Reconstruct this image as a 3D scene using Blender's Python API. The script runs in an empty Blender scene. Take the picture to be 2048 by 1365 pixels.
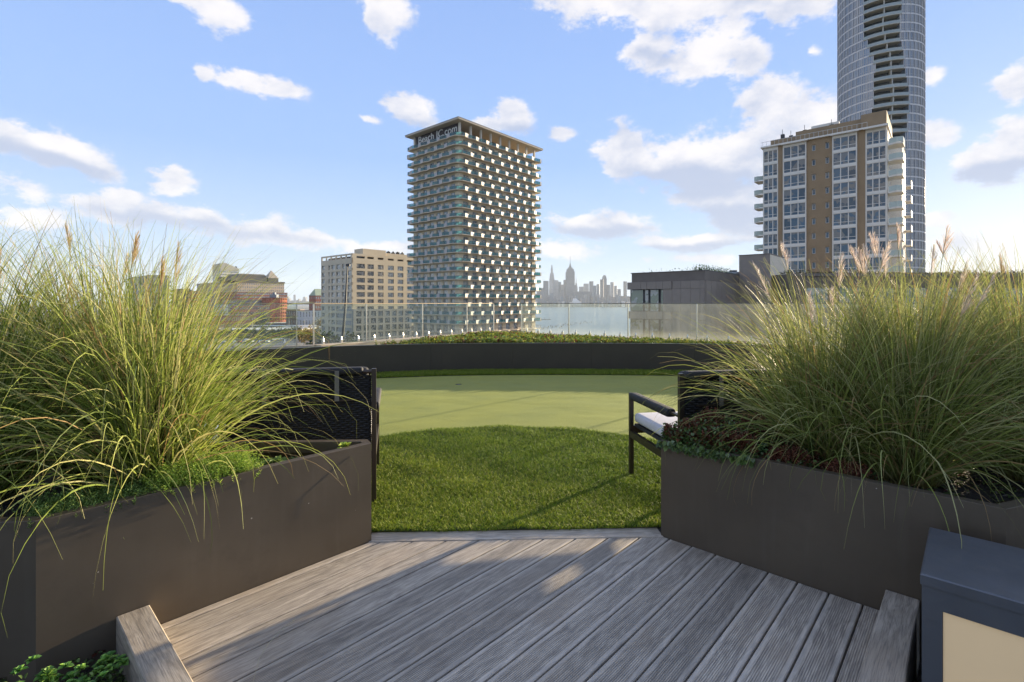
import bpy, bmesh, math, random
import numpy as np
from mathutils import Vector, Matrix
R = math.radians
rng = np.random.default_rng(7)
random.seed(7)
scn = bpy.context.scene
col = scn.collection

# ------------------------------------------------------------------ camera, world, sun
F = 995.0            # focal length in photo pixels (photo 2048 wide)
CAMZ = 1.35
cam_d = bpy.data.cameras.new('camera'); cam = bpy.data.objects.new('camera', cam_d); col.objects.link(cam)
cam_d.sensor_width = 36; cam_d.lens = F / 2048 * 36
cam_d.shift_y = -(682.5 - 607) / 2048
cam_d.clip_start = 0.05; cam_d.clip_end = 40000
cam.location = (0, 0, CAMZ); cam.rotation_euler = (R(90), 0, 0)
scn.camera = cam

SUN_AZ, SUN_EL = 46.5, 9.6
S = Vector((math.sin(R(SUN_AZ)) * math.cos(R(SUN_EL)), math.cos(R(SUN_AZ)) * math.cos(R(SUN_EL)), math.sin(R(SUN_EL))))
sun_d = bpy.data.lights.new('sun', 'SUN'); sun_d.energy = 5.0; sun_d.angle = R(0.6); sun_d.color = (1.0, 0.82, 0.56)
sun = bpy.data.objects.new('sun', sun_d); col.objects.link(sun)
sun.rotation_euler = S.to_track_quat('Z', 'Y').to_euler()

scn.view_settings.view_transform = 'Standard'; scn.view_settings.look = 'None'
scn.view_settings.gamma = 1; scn.view_settings.exposure = 1.70
scn.render.engine = 'CYCLES'
scn.cycles.use_denoising = True
scn.cycles.max_bounces = 8; scn.cycles.transparent_max_bounces = 24
scn.cycles.diffuse_bounces = 3; scn.cycles.glossy_bounces = 3; scn.cycles.transmission_bounces = 4
scn.cycles.volume_bounces = 0
scn.cycles.caustics_reflective = False; scn.cycles.caustics_refractive = False
scn.cycles.sample_clamp_indirect = 6

class NT:
    """tiny node helper"""
    def __init__(s, tree): s.t = tree; s.n = tree.nodes; s.l = tree.links
    def new(s, typ, **kw):
        n = s.n.new(typ)
        for k, v in kw.items():
            if k.startswith('i_'):
                n.inputs[k[2:].replace('_', ' ')].default_value = v
            else: setattr(n, k, v)
        return n
    def put(s, sock, v):
        if hasattr(v, 'is_output') or isinstance(v, bpy.types.NodeSocket): s.l.new(v, sock)
        elif v is not None: sock.default_value = v
    def math(s, op, a, b=None, c=None, clamp=False):
        n = s.n.new('ShaderNodeMath'); n.operation = op; n.use_clamp = clamp
        s.put(n.inputs[0], a); s.put(n.inputs[1], b)
        if c is not None: s.put(n.inputs[2], c)
        return n.outputs[0]
    def vmath(s, op, a, b=None, out=0):
        n = s.n.new('ShaderNodeVectorMath'); n.operation = op
        s.put(n.inputs[0], a); s.put(n.inputs[1], b); return n.outputs[out]
    def mix(s, f, a, b, blend='MIX'):
        n = s.n.new('ShaderNodeMix'); n.data_type = 'RGBA'; n.blend_type = blend
        s.put(n.inputs[0], f)
        for sk, v in ((n.inputs[6], a), (n.inputs[7], b)):
            if isinstance(v, tuple) and len(v) == 3: v = v + (1,)
            s.put(sk, v)
        return n.outputs[2]
    def noise(s, vec, scale, detail=3, rough=.55, out='Fac'):
        n = s.n.new('ShaderNodeTexNoise'); n.inputs['Scale'].default_value = scale
        n.inputs['Detail'].default_value = detail; n.inputs['Roughness'].default_value = rough
        if vec is not None: s.l.new(vec, n.inputs['Vector'])
        return n.outputs[out]
    def mapr(s, v, a, b, c=0., d=1., smooth=True):
        n = s.n.new('ShaderNodeMapRange'); n.interpolation_type = 'SMOOTHSTEP' if smooth else 'LINEAR'
        s.put(n.inputs[0], v)
        for i, q in enumerate((a, b, c, d)): n.inputs[1 + i].default_value = q
        return n.outputs[0]
    def comb(s, x, y, z=0.):
        n = s.n.new('ShaderNodeCombineXYZ'); s.put(n.inputs[0], x); s.put(n.inputs[1], y); s.put(n.inputs[2], z); return n.outputs[0]

# clouds: (px x, px y, rx, ry, tilt deg, weight) as seen in the photo, turned into azimuth / elevation on the sky
CL = [(440,18,80,46,12,1),(385,5,60,20,0,.9),(770,25,58,62,0,1),
 (405,146,26,16,0,.9),(480,156,62,24,5,1),(555,172,60,24,5,1),
 (832,222,56,34,0,1.05),(748,234,26,12,0,.7),(1030,238,44,34,-10,1.1),(985,256,50,14,0,.8),
 (25,282,60,40,0,1.1),(115,300,100,44,5,1.15),(200,340,60,26,22,1),(350,362,52,26,5,.95),
 (258,398,40,24,0,1),(35,392,74,34,0,1.05),(60,440,110,32,0,.85),
 (230,426,110,26,4,.95),(395,438,110,28,4,1),(525,456,80,32,4,1),(630,480,110,26,4,.95),(760,500,100,18,0,.75),
 (1240,8,150,46,0,1),(1450,0,270,54,0,1.1),(1620,5,120,48,0,1.0),(1430,60,90,46,0,.95),
 (1300,95,60,44,0,1.15),(1390,112,100,46,6,1.2),(1485,125,56,38,0,1),
 (1550,200,62,50,0,1.0),(1630,228,90,48,0,1.1),(1612,104,32,24,0,.75),
 (1250,315,78,56,0,1.15),(1370,318,150,66,0,1.25),(1490,312,110,70,0,1.2),(1440,395,130,56,8,1.15),(1520,430,110,50,0,1),
 (1190,450,150,26,0,1),(1410,478,140,22,0,1),(1120,498,80,28,0,.9),(1400,516,110,12,0,.7),(1135,270,24,14,0,.65),
 (1866,156,34,26,0,.95),(1872,270,54,36,0,.95),(2032,172,44,48,0,1.1),(1990,320,92,56,0,1.05),(2020,272,60,36,0,.95),
 (1870,438,60,22,0,.85),(1995,492,160,28,0,.95),(1760,480,120,30,0,.8)]

# flat grey bases under the larger clouds
BASES = [(1380,372,190,46,6,1),(1470,430,120,30,10,1),(110,326,130,20,12,1),(440,458,230,16,5,1),(1190,462,150,14,0,1),(1400,492,150,12,0,1),(1995,345,90,26,0,1),(1310,118,70,18,20,.8),(1040,262,60,14,0,.7),(840,244,70,14,0,.7)]
def build_world():
    w = bpy.data.worlds.new('World'); scn.world = w; w.use_nodes = True
    T = NT(w.node_tree); T.n.clear()
    out = T.new('ShaderNodeOutputWorld'); bg = T.new('ShaderNodeBackground'); bg.inputs['Strength'].default_value = SKY_STRENGTH
    sky = T.new('ShaderNodeTexSky', sky_type='NISHITA', sun_disc=False, sun_elevation=R(SUN_EL), sun_rotation=R(SUN_AZ),
                altitude=30, air_density=1.0, dust_density=0.6, ozone_density=2.0)
    tc = T.new('ShaderNodeTexCoord'); d = T.vmath('NORMALIZE', tc.outputs['Generated'])
    sp = T.new('ShaderNodeSeparateXYZ'); T.l.new(d, sp.inputs[0])
    az = T.math('ARCTAN2', sp.outputs[0], sp.outputs[1]); el = T.math('ARCSINE', sp.outputs[2])
    zc = T.math('MAXIMUM', sp.outputs[2], 0.0)
    # the photograph's clear morning air: pale at the horizon, a soft even blue higher up
    g1 = T.mapr(zc, 0.0, 0.27, smooth=False); g2 = T.mapr(zc, 0.22, 0.75, smooth=True)
    grad = T.mix(g1, SKY_LOW, SKY_MID); grad = T.mix(g2, grad, SKY_HIGH)
    base = T.mix(SKY_MIX, sky.outputs[0], grad)
    # cloud field
    v = T.comb(az, el, 0.)
    sc3 = T.vmath('MULTIPLY', d, (1, 1, 1.7))
    nz = T.new('ShaderNodeTexNoise'); nz.inputs['Scale'].default_value = 5.5; nz.inputs['Detail'].default_value = 7; nz.inputs['Roughness'].default_value = .6
    T.l.new(sc3, nz.inputs['Vector'])
    wob = T.vmath('MULTIPLY', T.vmath('SUBTRACT', nz.outputs['Color'], (.5, .5, .5)), (.085, .06, 0))
    vw = T.vmath('ADD', v, wob)
    def field(vec, lst):
        acc = None
        for (x, y, rx, ry, rot, wt) in lst:
            a0 = math.atan((x - 1024) / F); ca = math.cos(a0); e0 = math.atan((607 - y) / F * ca)
            m = T.new('ShaderNodeMapping', vector_type='TEXTURE')
            m.inputs['Location'].default_value = (a0, e0, 0); m.inputs['Rotation'].default_value = (0, 0, R(-rot))
            m.inputs['Scale'].default_value = (rx / F * ca * ca * 1.08, ry / F * ca * math.cos(e0) * 1.08, 1)
            T.l.new(vec, m.inputs['Vector'])
            L = T.vmath('LENGTH', m.outputs[0], out=1)
            q = T.math('MULTIPLY', T.math('SUBTRACT', 1.0, L), wt)
            if acc is None: acc = q
            else:
                n = T.n.new('ShaderNodeMath'); n.operation = 'SMOOTH_MAX'; T.l.new(acc, n.inputs[0]); T.l.new(q, n.inputs[1]); n.inputs[2].default_value = .25
                acc = n.outputs[0]
        return acc
    acc = field(vw, CL)
    up = field(vw, BASES)
    nz2 = T.noise(sc3, 11, 12, .68); nz3 = T.noise(T.vmath('ADD', sc3, (3.1, 1.7, 0)), 3.2, 8, .6)
    f = T.math('ADD', acc, T.math('MULTIPLY', T.math('SUBTRACT', nz2, .5), 3.0))
    m1 = T.mapr(f, 0.0, 0.50)
    # the same broken cloud goes on where the photograph does not look
    gen = T.mapr(nz3, 0.49, 0.60)
    aaz = T.math('ABSOLUTE', az); away = T.math('MAXIMUM', T.mapr(aaz, .82, 1.0), T.mapr(el, .56, .72))
    gen = T.math('MULTIPLY', T.math('MULTIPLY', gen, away), T.mapr(el, 0.02, 0.2))
    mask = T.math('MAXIMUM', m1, gen)
    mask = T.math('MULTIPLY', mask, T.mapr(el, -0.01, 0.03))
    nb_ = T.noise(T.vmath('ADD', sc3, (0, 0, .035)), 11, 6, .6)
    low = T.mapr(up, -.35, .85, 0, .85)
    shade = T.math('ADD', T.math('MULTIPLY', T.math('SUBTRACT', nb_, .5), 2.4), low)
    cc = T.mix(T.mapr(shade, -.35, .85), CLOUD_HI, CLOUD_LO)
    fin = T.mix(T.math('MULTIPLY', mask, .93), base, cc)
    T.l.new(fin, bg.inputs['Color']); T.l.new(bg.outputs[0], out.inputs['Surface'])
SKY_STRENGTH = 0.077
SKY_LOW = (2.7, 3.4, 4.05); SKY_MID = (1.50, 2.38, 4.2); SKY_HIGH = (1.10, 1.80, 3.7)
SKY_MIX = 0.94
CLOUD_HI = (4.2, 4.05, 4.05); CLOUD_LO = (2.1, 2.4, 3.15)
build_world()

# ------------------------------------------------------------------ materials
MATS = {}
def mat(name, base=(.5, .5, .5), rough=.6, metal=0., var=.12, vscale=6., bump=0., bscale=60., spec=.5, trans=0., attr=None, coord='Object', stretch=None, rand=0., col2=None, c2scale=2., c2lim=(.45, .6)):
    if name in MATS: return MATS[name]
    m = bpy.data.materials.new(name); m.use_nodes = True; T = NT(m.node_tree)
    b = T.n['Principled BSDF']; o = T.n['Material Output']
    tc = T.new('ShaderNodeTexCoord'); vec = tc.outputs[coord]
    if stretch: vec = T.vmath('MULTIPLY', vec, stretch)
    c = None
    if attr:
        at = T.new('ShaderNodeAttribute', attribute_name=attr); c = at.outputs['Color']
    nf = T.noise(vec, vscale, 5)
    lo = tuple(x * (1 - var) for x in base) + (1,); hi = tuple(min(1, x * (1 + var)) for x in base) + (1,)
    if c is None: c = T.mix(T.mapr(nf, .3, .7, smooth=False), lo, hi)
    if col2: c = T.mix(T.mapr(T.noise(vec, c2scale, 6), *c2lim), c, col2)
    if rand:
        oi = T.new('ShaderNodeObjectInfo')
        c = T.mix(1.0, c, T.comb(*[T.math('MULTIPLY_ADD', oi.outputs['Random'], 2 * rand, 1 - rand)] * 3), 'MULTIPLY')
    T.put(b.inputs['Base Color'], c)
    b.inputs['Roughness'].default_value = rough; b.inputs['Metallic'].default_value = metal
    b.inputs['Specular IOR Level'].default_value = spec
    if bump:
        bn = T.new('ShaderNodeBump'); bn.inputs['Strength'].default_value = bump; bn.inputs['Distance'].default_value = .01
        T.l.new(T.noise(vec, bscale, 4), bn.inputs['Height']); T.l.new(bn.outputs[0], b.inputs['Normal'])
    if trans:
        tr = T.new('ShaderNodeBsdfTranslucent'); T.put(tr.inputs['Color'], c)
        mx = T.new('ShaderNodeMixShader'); mx.inputs[0].default_value = trans
        T.l.new(b.outputs[0], mx.inputs[1]); T.l.new(tr.outputs[0], mx.inputs[2]); T.l.new(mx.outputs[0], o.inputs['Surface'])
    MATS[name] = m; return m

def wear(m, fleck=(.55, .5, .42, 1), streak=.035):
    T = NT(m.node_tree); b = T.n['Principled BSDF']; tc = T.new('ShaderNodeTexCoord'); p = tc.outputs['Object']
    old = b.inputs['Base Color'].links[0].from_socket
    vo = T.new('ShaderNodeTexVoronoi'); vo.inputs['Scale'].default_value = 16; T.l.new(p, vo.inputs['Vector'])
    sz = T.new('ShaderNodeSeparateColor'); T.l.new(vo.outputs['Color'], sz.inputs[0])
    dot = T.math('LESS_THAN', vo.outputs['Distance'], T.math('MULTIPLY', T.math('POWER', sz.outputs[0], 5.), .075))
    st = T.noise(T.vmath('MULTIPLY', p, (9, 9, .7)), 2., 6, .6); c = T.mix(T.mapr(st, .5, .75, 0, streak * 3), old, (.20, .17, .13, 1))
    sm = T.noise(p, 3.5, 7, .7); c = T.mix(T.mapr(sm, .55, .75, 0, .25), c, (.05, .04, .03, 1))
    c = T.mix(T.math('MULTIPLY', dot, .7), c, fleck); T.l.new(c, b.inputs['Base Color'])
    T.l.new(T.mapr(sm, .3, .7, .34, .52), b.inputs['Roughness'])
def glassmat(name, tint=(.9, .95, .93), film=0.08, filmcol=(.8, .8, .75), refl=1.0, rough=.02):
    """thin clear sheet: see-through with fresnel reflection and a film of dust"""
    m = bpy.data.materials.new(name); m.use_nodes = True; T = NT(m.node_tree); T.n.clear()
    o = T.new('ShaderNodeOutputMaterial'); t = T.new('ShaderNodeBsdfTransparent'); t.inputs[0].default_value = tint + (1,)
    g = T.new('ShaderNodeBsdfGlossy'); g.inputs['Roughness'].default_value = rough
    fr = T.new('ShaderNodeFresnel'); fr.inputs[0].default_value = 1.5
    m1 = T.new('ShaderNodeMixShader'); ge = T.new('ShaderNodeNewGeometry'); T.l.new(T.math('MULTIPLY', T.math('MULTIPLY', fr.outputs[0], refl), T.math('SUBTRACT', 1.0, ge.outputs['Backfacing'])), m1.inputs[0]); T.l.new(t.outputs[0], m1.inputs[1]); T.l.new(g.outputs[0], m1.inputs[2])
    d = T.new('ShaderNodeBsdfDiffuse'); d.inputs[0].default_value = filmcol + (1,)
    tl = T.new('ShaderNodeBsdfTranslucent'); tl.inputs[0].default_value = filmcol + (1,)
    md = T.new('ShaderNodeMixShader'); md.inputs[0].default_value = .6; T.l.new(d.outputs[0], md.inputs[1]); T.l.new(tl.outputs[0], md.inputs[2])
    tc = T.new('ShaderNodeTexCoord'); sp = T.new('ShaderNodeSeparateXYZ'); T.l.new(tc.outputs['Object'], sp.inputs[0])
    nz = T.noise(T.vmath('MULTIPLY', tc.outputs['Object'], (1, 1, .35)), 7, 6, .7)
    f = T.math('MULTIPLY', T.mapr(nz, .2, .8, .6, 1.5), film)
    # splash dirt gathers along the foot of the sheet
    f = T.math('ADD', f, T.math('MULTIPLY', T.mapr(sp.outputs[2], .02, .22, 1, 0), film * 1.6))
    m2 = T.new('ShaderNodeMixShader'); T.l.new(f, m2.inputs[0]); T.l.new(m1.outputs[0], m2.inputs[1]); T.l.new(md.outputs[0], m2.inputs[2])
    T.l.new(m2.outputs[0], o.inputs[0]); return m

def windowmat(name, base=(.03, .05, .07), rough=.05, blinds=0., var=.5):
    m = bpy.data.materials.new(name); m.use_nodes = True; T = NT(m.node_tree); b = T.n['Principled BSDF']
    oi = T.new('ShaderNodeObjectInfo'); tc = T.new('ShaderNodeTexCoord')
    r = oi.outputs['Random']
    c = T.mix(T.math('MULTIPLY', r, var), base + (1,), tuple(min(1, x * 3 + .02) for x in base) + (1,))
    if blinds:
        nn = T.noise(T.vmath('ADD', tc.outputs['Object'], T.comb(T.math('MULTIPLY', r, 91.), 3., T.math('MULTIPLY', r, 17.))), .9, 2)
        c = T.mix(T.mapr(nn, .50, .56), c, (blinds, blinds * .97, blinds * .88, 1))
    T.l.new(c, b.inputs['Base Color']); b.inputs['Roughness'].default_value = rough; b.inputs['Specular IOR Level'].default_value = .9
    b.inputs['IOR'].default_value = 1.7
    return m

# ------------------------------------------------------------------ mesh helpers
class MB:
    def __init__(s): s.v = []; s.f = []
    def poly(s, pts, flip=False):
        i = len(s.v); s.v += [tuple(p) for p in pts]; f = list(range(i, i + len(pts)))
        s.f.append(tuple(reversed(f)) if flip else tuple(f)); return s
    def prism(s, pts, z0, z1, bev=0.):
        """pts counter-clockwise in plan"""
        n = len(pts); i = len(s.v)
        z1b = z1 - bev
        s.v += [(p[0], p[1], z0) for p in pts] + [(p[0], p[1], z1b) for p in pts]
        for k in range(n): s.f.append((i + k, i + (k + 1) % n, i + n + (k + 1) % n, i + n + k))
        s.f.append(tuple(reversed(range(i, i + n))))
        if bev:
            cx = sum(p[0] for p in pts) / n; cy = sum(p[1] for p in pts) / n
            j = len(s.v)
            for k in range(n):
                a, b, c = Vector(pts[k - 1][:2]), Vector(pts[k][:2]), Vector(pts[(k + 1) % n][:2])
                d1 = (b - a).normalized(); d2 = (c - b).normalized()
                n1 = Vector((-d1.y, d1.x)); n2 = Vector((-d2.y, d2.x)); h = n1 + n2
                h = h / max(.3, h.dot(n1)) * bev if h.length > 1e-6 else n1 * bev
                s.v.append((b.x + h.x, b.y + h.y, z1))
            for k in range(n): s.f.append((i + n + k, i + n + (k + 1) % n, j + (k + 1) % n, j + k))
            s.f.append(tuple(range(j, j + n)))
        else: s.f.append(tuple(range(i + n, i + 2 * n)))
        return s
    def box(s, x0, x1, y0, y1, z0, z1, bev=0.):
        return s.prism([(x0, y0), (x1, y0), (x1, y1), (x0, y1)], z0, z1, bev)
    def bar(s, a, b, w, h, up=(0, 0, 1)):
        """rectangular bar between two points"""
        a, b = Vector(a), Vector(b); d = (b - a).normalized(); upv = Vector(up)
        if abs(d.dot(upv)) > .98: upv = Vector((0, 1, 0))
        sx = d.cross(upv).normalized(); u = sx.cross(d).normalized(); i = len(s.v)
        for p in (a, b):
            for (q, r) in ((-1, -1), (1, -1), (1, 1), (-1, 1)):
                s.v.append(tuple(p + sx * q * w / 2 + u * r * h / 2))
        s.f += [(i, i + 3, i + 2, i + 1), (i + 4, i + 5, i + 6, i + 7)]
        for k in range(4): s.f.append((i + k, i + (k + 1) % 4, i + 4 + (k + 1) % 4, i + 4 + k))
        return s
    def tube(s, pts, r, n=8, cap=True):
        pts = [Vector(p) for p in pts]; rs = r if isinstance(r, (list, tuple)) else [r] * len(pts)
        i0 = len(s.v); prev = None
        for k, p in enumerate(pts):
            d = (pts[min(k + 1, len(pts) - 1)] - pts[max(k - 1, 0)]).normalized()
            ref = Vector((0, 0, 1)) if abs(d.z) < .9 else Vector((1, 0, 0))
            a = d.cross(ref).normalized() if prev is None else (prev - d * prev.dot(d)).normalized()
            prev = a; b = d.cross(a)
            for j in range(n):
                t = 2 * math.pi * j / n
                s.v.append(tuple(p + (a * math.cos(t) + b * math.sin(t)) * rs[k]))
        for k in range(len(pts) - 1):
            for j in range(n):
                a0 = i0 + k * n + j; a1 = i0 + k * n + (j + 1) % n
                s.f.append((a0, a1, a1 + n, a0 + n))
        if cap:
            s.f.append(tuple(reversed(range(i0, i0 + n)))); e = i0 + (len(pts) - 1) * n; s.f.append(tuple(range(e, e + n)))
        return s
    def cyl(s, x, y, z0, z1, r0, r1=None, n=16):
        return s.tube([(x, y, z0), (x, y, z1)], [r0, r0 if r1 is None else r1], n)
    def mesh(s, name):
        me = bpy.data.meshes.new(name); me.from_pydata(s.v, [], s.f); me.update(); return me
    def build(s, name, m, parent=None, smooth=False, **props):
        return mk(name, s.mesh(name), m, parent, smooth=smooth, **props)

def mk(name, me, m, parent=None, loc=None, rz=None, smooth=False, **props):
    o = bpy.data.objects.new(name, me); col.objects.link(o)
    if m is not None and not me.materials: me.materials.append(m)
    if smooth:
        me.polygons.foreach_set('use_smooth', [True] * len(me.polygons))
    if parent is not None: o.parent = parent
    if loc is not None: o.location = loc
    if rz is not None: o.rotation_euler = (0, 0, rz)
    for k, v in props.items(): o[k] = v
    return o
def inst(name, me, parent, loc, rz=0., m=None, rot=None, scale=None):
    o = bpy.data.objects.new(name, me); col.objects.link(o); o.parent = parent; o.location = loc
    o.rotation_euler = rot if rot else (0, 0, rz)
    if scale: o.scale = scale
    return o
def thing(name, label, cat, loc=(0, 0, 0), rz=0., group=None):
    o = bpy.data.objects.new(name, None); col.objects.link(o); o.location = loc; o.rotation_euler = (0, 0, rz)
    o.empty_display_size = .2; o['label'] = label; o['category'] = cat
    if group: o['group'] = group
    return o
def np_mesh(name, V, Fq, m, smooth=False, colr=None):
    """V (n,3), Fq (m,k) index array"""
    me = bpy.data.meshes.new(name); n = len(V); k = Fq.shape[1]; nf = len(Fq)
    me.vertices.add(n); me.vertices.foreach_set('co', V.astype(np.float32).ravel())
    me.loops.add(nf * k); me.loops.foreach_set('vertex_index', Fq.astype(np.int32).ravel())
    me.polygons.add(nf); me.polygons.foreach_set('loop_start', np.arange(0, nf * k, k, dtype=np.int32))
    me.polygons.foreach_set('loop_total', np.full(nf, k, dtype=np.int32))
    if smooth: me.polygons.foreach_set('use_smooth', np.ones(nf, dtype=bool))
    if colr is not None:
        a = me.color_attributes.new('col', 'FLOAT_COLOR', 'POINT')
        c4 = np.ones((n, 4), np.float32); c4[:, :3] = colr; a.data.foreach_set('color', c4.ravel())
    me.update(); me.validate()
    if m is not None: me.materials.append(m)
    return me
def joined(parts):
    Vs, Fs, Cs, off = [], [], [], 0
    for V, Fq, C in parts:
        Vs.append(V); Fs.append(Fq + off); Cs.append(C); off += len(V)
    return np.concatenate(Vs), np.concatenate(Fs), np.concatenate(Cs)

def gp(x, y, z=0.):
    """photo pixel + height -> place on the terrace"""
    d = F * (CAMZ - z) / (y - 607); return ((x - 1024) * d / F, d)
def at(x, D): return ((x - 1024) * D / F, D)
def hz(y, D): return CAMZ + (607 - y) * D / F

# ------------------------------------------------------------------ material library
M_planter = mat('planter_bronze', (.106, .083, .058), .42, .25, .10, 3., .03, 900, col2=(.128, .10, .068, 1), c2scale=1.3, c2lim=(.5, .75))
M_wall = mat('bed_wall_charcoal', (.050, .041, .028), .5, .2, .12, 2., .03, 600)
wear(M_planter)
M_soil = mat('soil', (.03, .024, .018), .95, 0, .4, 40., 1., 90)
M_frame = mat('chair_frame', (.055, .042, .032), .38, .5, .1, 20.)
M_rope = mat('chair_rope', (.012, .012, .013), .7, 0, .3, 60., .3, 300)
M_cush = mat('cushion_fabric', (.62, .60, .60), .9, 0, .04, 30., .1, 700)
M_strap = mat('strap', (.16, .15, .13), .7, 0, .1, 30.)
M_steel = mat('rail_steel', (.62, .58, .52), .28, .8, .08, 20.)
M_white = mat('white_metal', (.62, .66, .74), .35, 0, .04, 10.)
M_coping = mat('coping_stone', (.46, .37, .25), .8, 0, .12, 4., .15, 120)
M_glass = glassmat('railing_glass', film=.036)
M_blade = mat('grass_blade', attr='col', rough=.55, trans=.38, spec=.3)
M_leaf = mat('leaf', attr='col', rough=.5, trans=.25, spec=.35)
M_turf = mat('turf_blade', attr='col', rough=.6, trans=.25, spec=.22)
M_lamp_body = mat('lamp_body', (.12, .125, .135), .45, .35, .06, 8., .04, 900)
M_lamp_panel = mat('lamp_panel', (.86, .62, .34), .55, 0, .04, 2.)

def wood(name, groove):
    m = bpy.data.materials.new(name); m.use_nodes = True; T = NT(m.node_tree); b = T.n['Principled BSDF']
    tc = T.new('ShaderNodeTexCoord'); oi = T.new('ShaderNodeObjectInfo'); r = oi.outputs['Random']
    p = T.vmath('ADD', tc.outputs['Object'], T.comb(T.math('MULTIPLY', r, 37.), T.math('MULTIPLY', r, 11.), 0.))
    # growth rings bending round knots
    wv = T.vmath('ADD', T.vmath('MULTIPLY', p, (2.2, 24, 12)), T.vmath('MULTIPLY', T.noise(T.vmath('MULTIPLY', p, (1.2, 5, 5)), 1.6, 2, .5, 'Color'), (2.2, 2.2, 2.2)))
    g1 = T.noise(wv, 2.6, 6, .62); g2 = T.noise(T.vmath('MULTIPLY', p, (7, 190, 60)), 1.3, 5, .7); g3 = T.noise(p, 2.2, 3)
    c = T.mix(T.mapr(g1, .3, .7), (.29, .245, .19, 1), (.56, .48, .375, 1))
    c = T.mix(T.mapr(g3, .45, .8), c, (.40, .32, .23, 1))
    c = T.mix(T.mapr(g2, .45, .66, 0, .6), c, (.13, .113, .10, 1))
    sp = T.new('ShaderNodeSeparateXYZ'); T.l.new(tc.outputs['Object'], sp.inputs[0])
    h = T.math('MULTIPLY', g2, .35)
    if groove:
        gy = T.math('SINE', T.math('MULTIPLY', sp.outputs[1], 2 * math.pi / .0078))
        inside = T.mapr(T.math('ABSOLUTE', sp.outputs[1]), .041, .045, 1, 0)
        gg = T.math('MULTIPLY', T.mapr(gy, -1, .2, 1, 0), inside)
        edge = T.mapr(T.math('ABSOLUTE', sp.outputs[1]), .043, .05, 0, .35); c = T.mix(edge, c, (.52, .47, .40, 1))
        c = T.mix(T.math('MULTIPLY', gg, .5), c, (.06, .055, .05, 1))
        h = T.math('SUBTRACT', h, T.math('MULTIPLY', gg, .7))
    k = T.math('MULTIPLY_ADD', r, .42, .82)
    c = T.mix(1., c, T.comb(k, k, k), 'MULTIPLY')
    T.l.new(c, b.inputs['Base Color']); b.inputs['Roughness'].default_value = .62; b.inputs['Specular IOR Level'].default_value = .45
    bn = T.new('ShaderNodeBump'); bn.inputs['Strength'].default_value = .7; bn.inputs['Distance'].default_value = .003
    T.l.new(h, bn.inputs['Height']); T.l.new(bn.outputs[0], b.inputs['Normal']); return m
_b = M_lamp_panel.node_tree.nodes['Principled BSDF']; _b.inputs['Emission Color'].default_value = (1, .72, .42, 1); _b.inputs['Emission Strength'].default_value = .045   # the diffuser glows faintly
wear(M_lamp_body, (.75, .75, .75, 1), .05)
M_wood = wood('weathered_wood', False); M_woodg = wood('weathered_reeded_wood', True)

# ------------------------------------------------------------------ terrace frame: u runs along the boards, v across them
EU = Vector((math.sin(R(42.9)), math.cos(R(42.9)))); EV = Vector((EU.y, -EU.x))
UVROT = math.atan2(EU.y, EU.x)
def uv(u, v): p = EU * u + EV * v; return (p.x, p.y)
TIPL = Vector((-.80, 2.83)); TIPR = Vector((.867, 2.894))
UKERB = .489; VKERB = -.284; PITCH = .131; GAP = .0085
V0 = TIPL.dot(EV); UR = TIPR.dot(EU)
BD = (TIPR - TIPL).normalized(); BN = Vector((-BD.y, BD.x))

terr = MB().prism([(-9.5, -3), (9.5, -3), (9.5, 6.0), (7.0, 8.7), (5.62, 9.6), (-.51, 14.25), (-3.7, 9.4), (-5.2, 8.6), (-9.5, 6)], -.6, -.16)
terr.build('terrace_floor', M_soil, kind='structure')
own = MB().prism([(-9.3, -3), (9.3, -3), (9.3, 6.0), (6.9, 8.6), (5.5, 9.6), (-.51, 14.15), (-3.7, 9.3), (-5.2, 8.5), (-9.3, 6)], -28, -.6)
own.build('building_base', mat('own_brick', (.22, .18, .15), .85), kind='structure')

# deck boards
deck = bpy.data.objects.new('deck', None); col.objects.link(deck); deck['kind'] = 'structure'
deck_frame = MB()
for k in range(8):
    u = .55 + k * .42
    a = uv(u, V0 + .03); b = uv(u, VKERB - .02)
    deck_frame.bar((a[0], a[1], -.09), (b[0], b[1], -.09), .045, .10)
deck_frame.build('joist', mat('dark_timber', (.05, .045, .04), .9), deck, kind='stuff')
def border_u(v):   # u where board line v meets the near edge of the border plank
    # point P = EU*u+EV*v ; (P - TIPL).BN = -0.005
    return (-.018 - (EV * v - TIPL).dot(BN)) / EU.dot(BN)
nb = 0; v = -.366
edges = [VKERB - .002] + [v - k * PITCH for k in range(0, 18)]
for k in range(len(edges) - 1):
    va = edges[k] - GAP / 2; vb = max(edges[k + 1] + GAP / 2, V0 + .004)
    if va - vb < .02: continue
    vc = (va + vb) / 2; fullw = k > 0
    if k == 0: vc = va - (PITCH - GAP) / 2 + .0
    ue = [min(border_u(q), UR - .004) for q in (va, vb)]
    u0 = UKERB + .004
    ox, oy = uv(u0, vc)
    # local frame: x along u, y = -v
    L1 = ue[0] - u0; L2 = ue[1] - u0
    ya, yb = -(va - vc), -(vb - vc)
    pts = [(0, ya), (L1, ya), (L2, yb), (0, yb)]
    if border_u(va) > UR - .004 > border_u(vb):   # board whose end is cut by both lines
        # v where border_u == UR-.004
        q = va + (UR - .004 - border_u(va)) / (border_u(vb) - border_u(va)) * (vb - va)
        pts = [(0, ya), (L1, ya), (L1, -(q - vc)), (L2, yb), (0, yb)]
    mb = MB().prism(pts, -.028, 0, .0035)
    smooth_board = vc < -1.95
    o = mb.build('plank', M_wood if smooth_board else M_woodg, deck)
    o.location = (ox, oy, -rng.random() * .0015); o.rotation_euler = (0, 0, UVROT)
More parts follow.
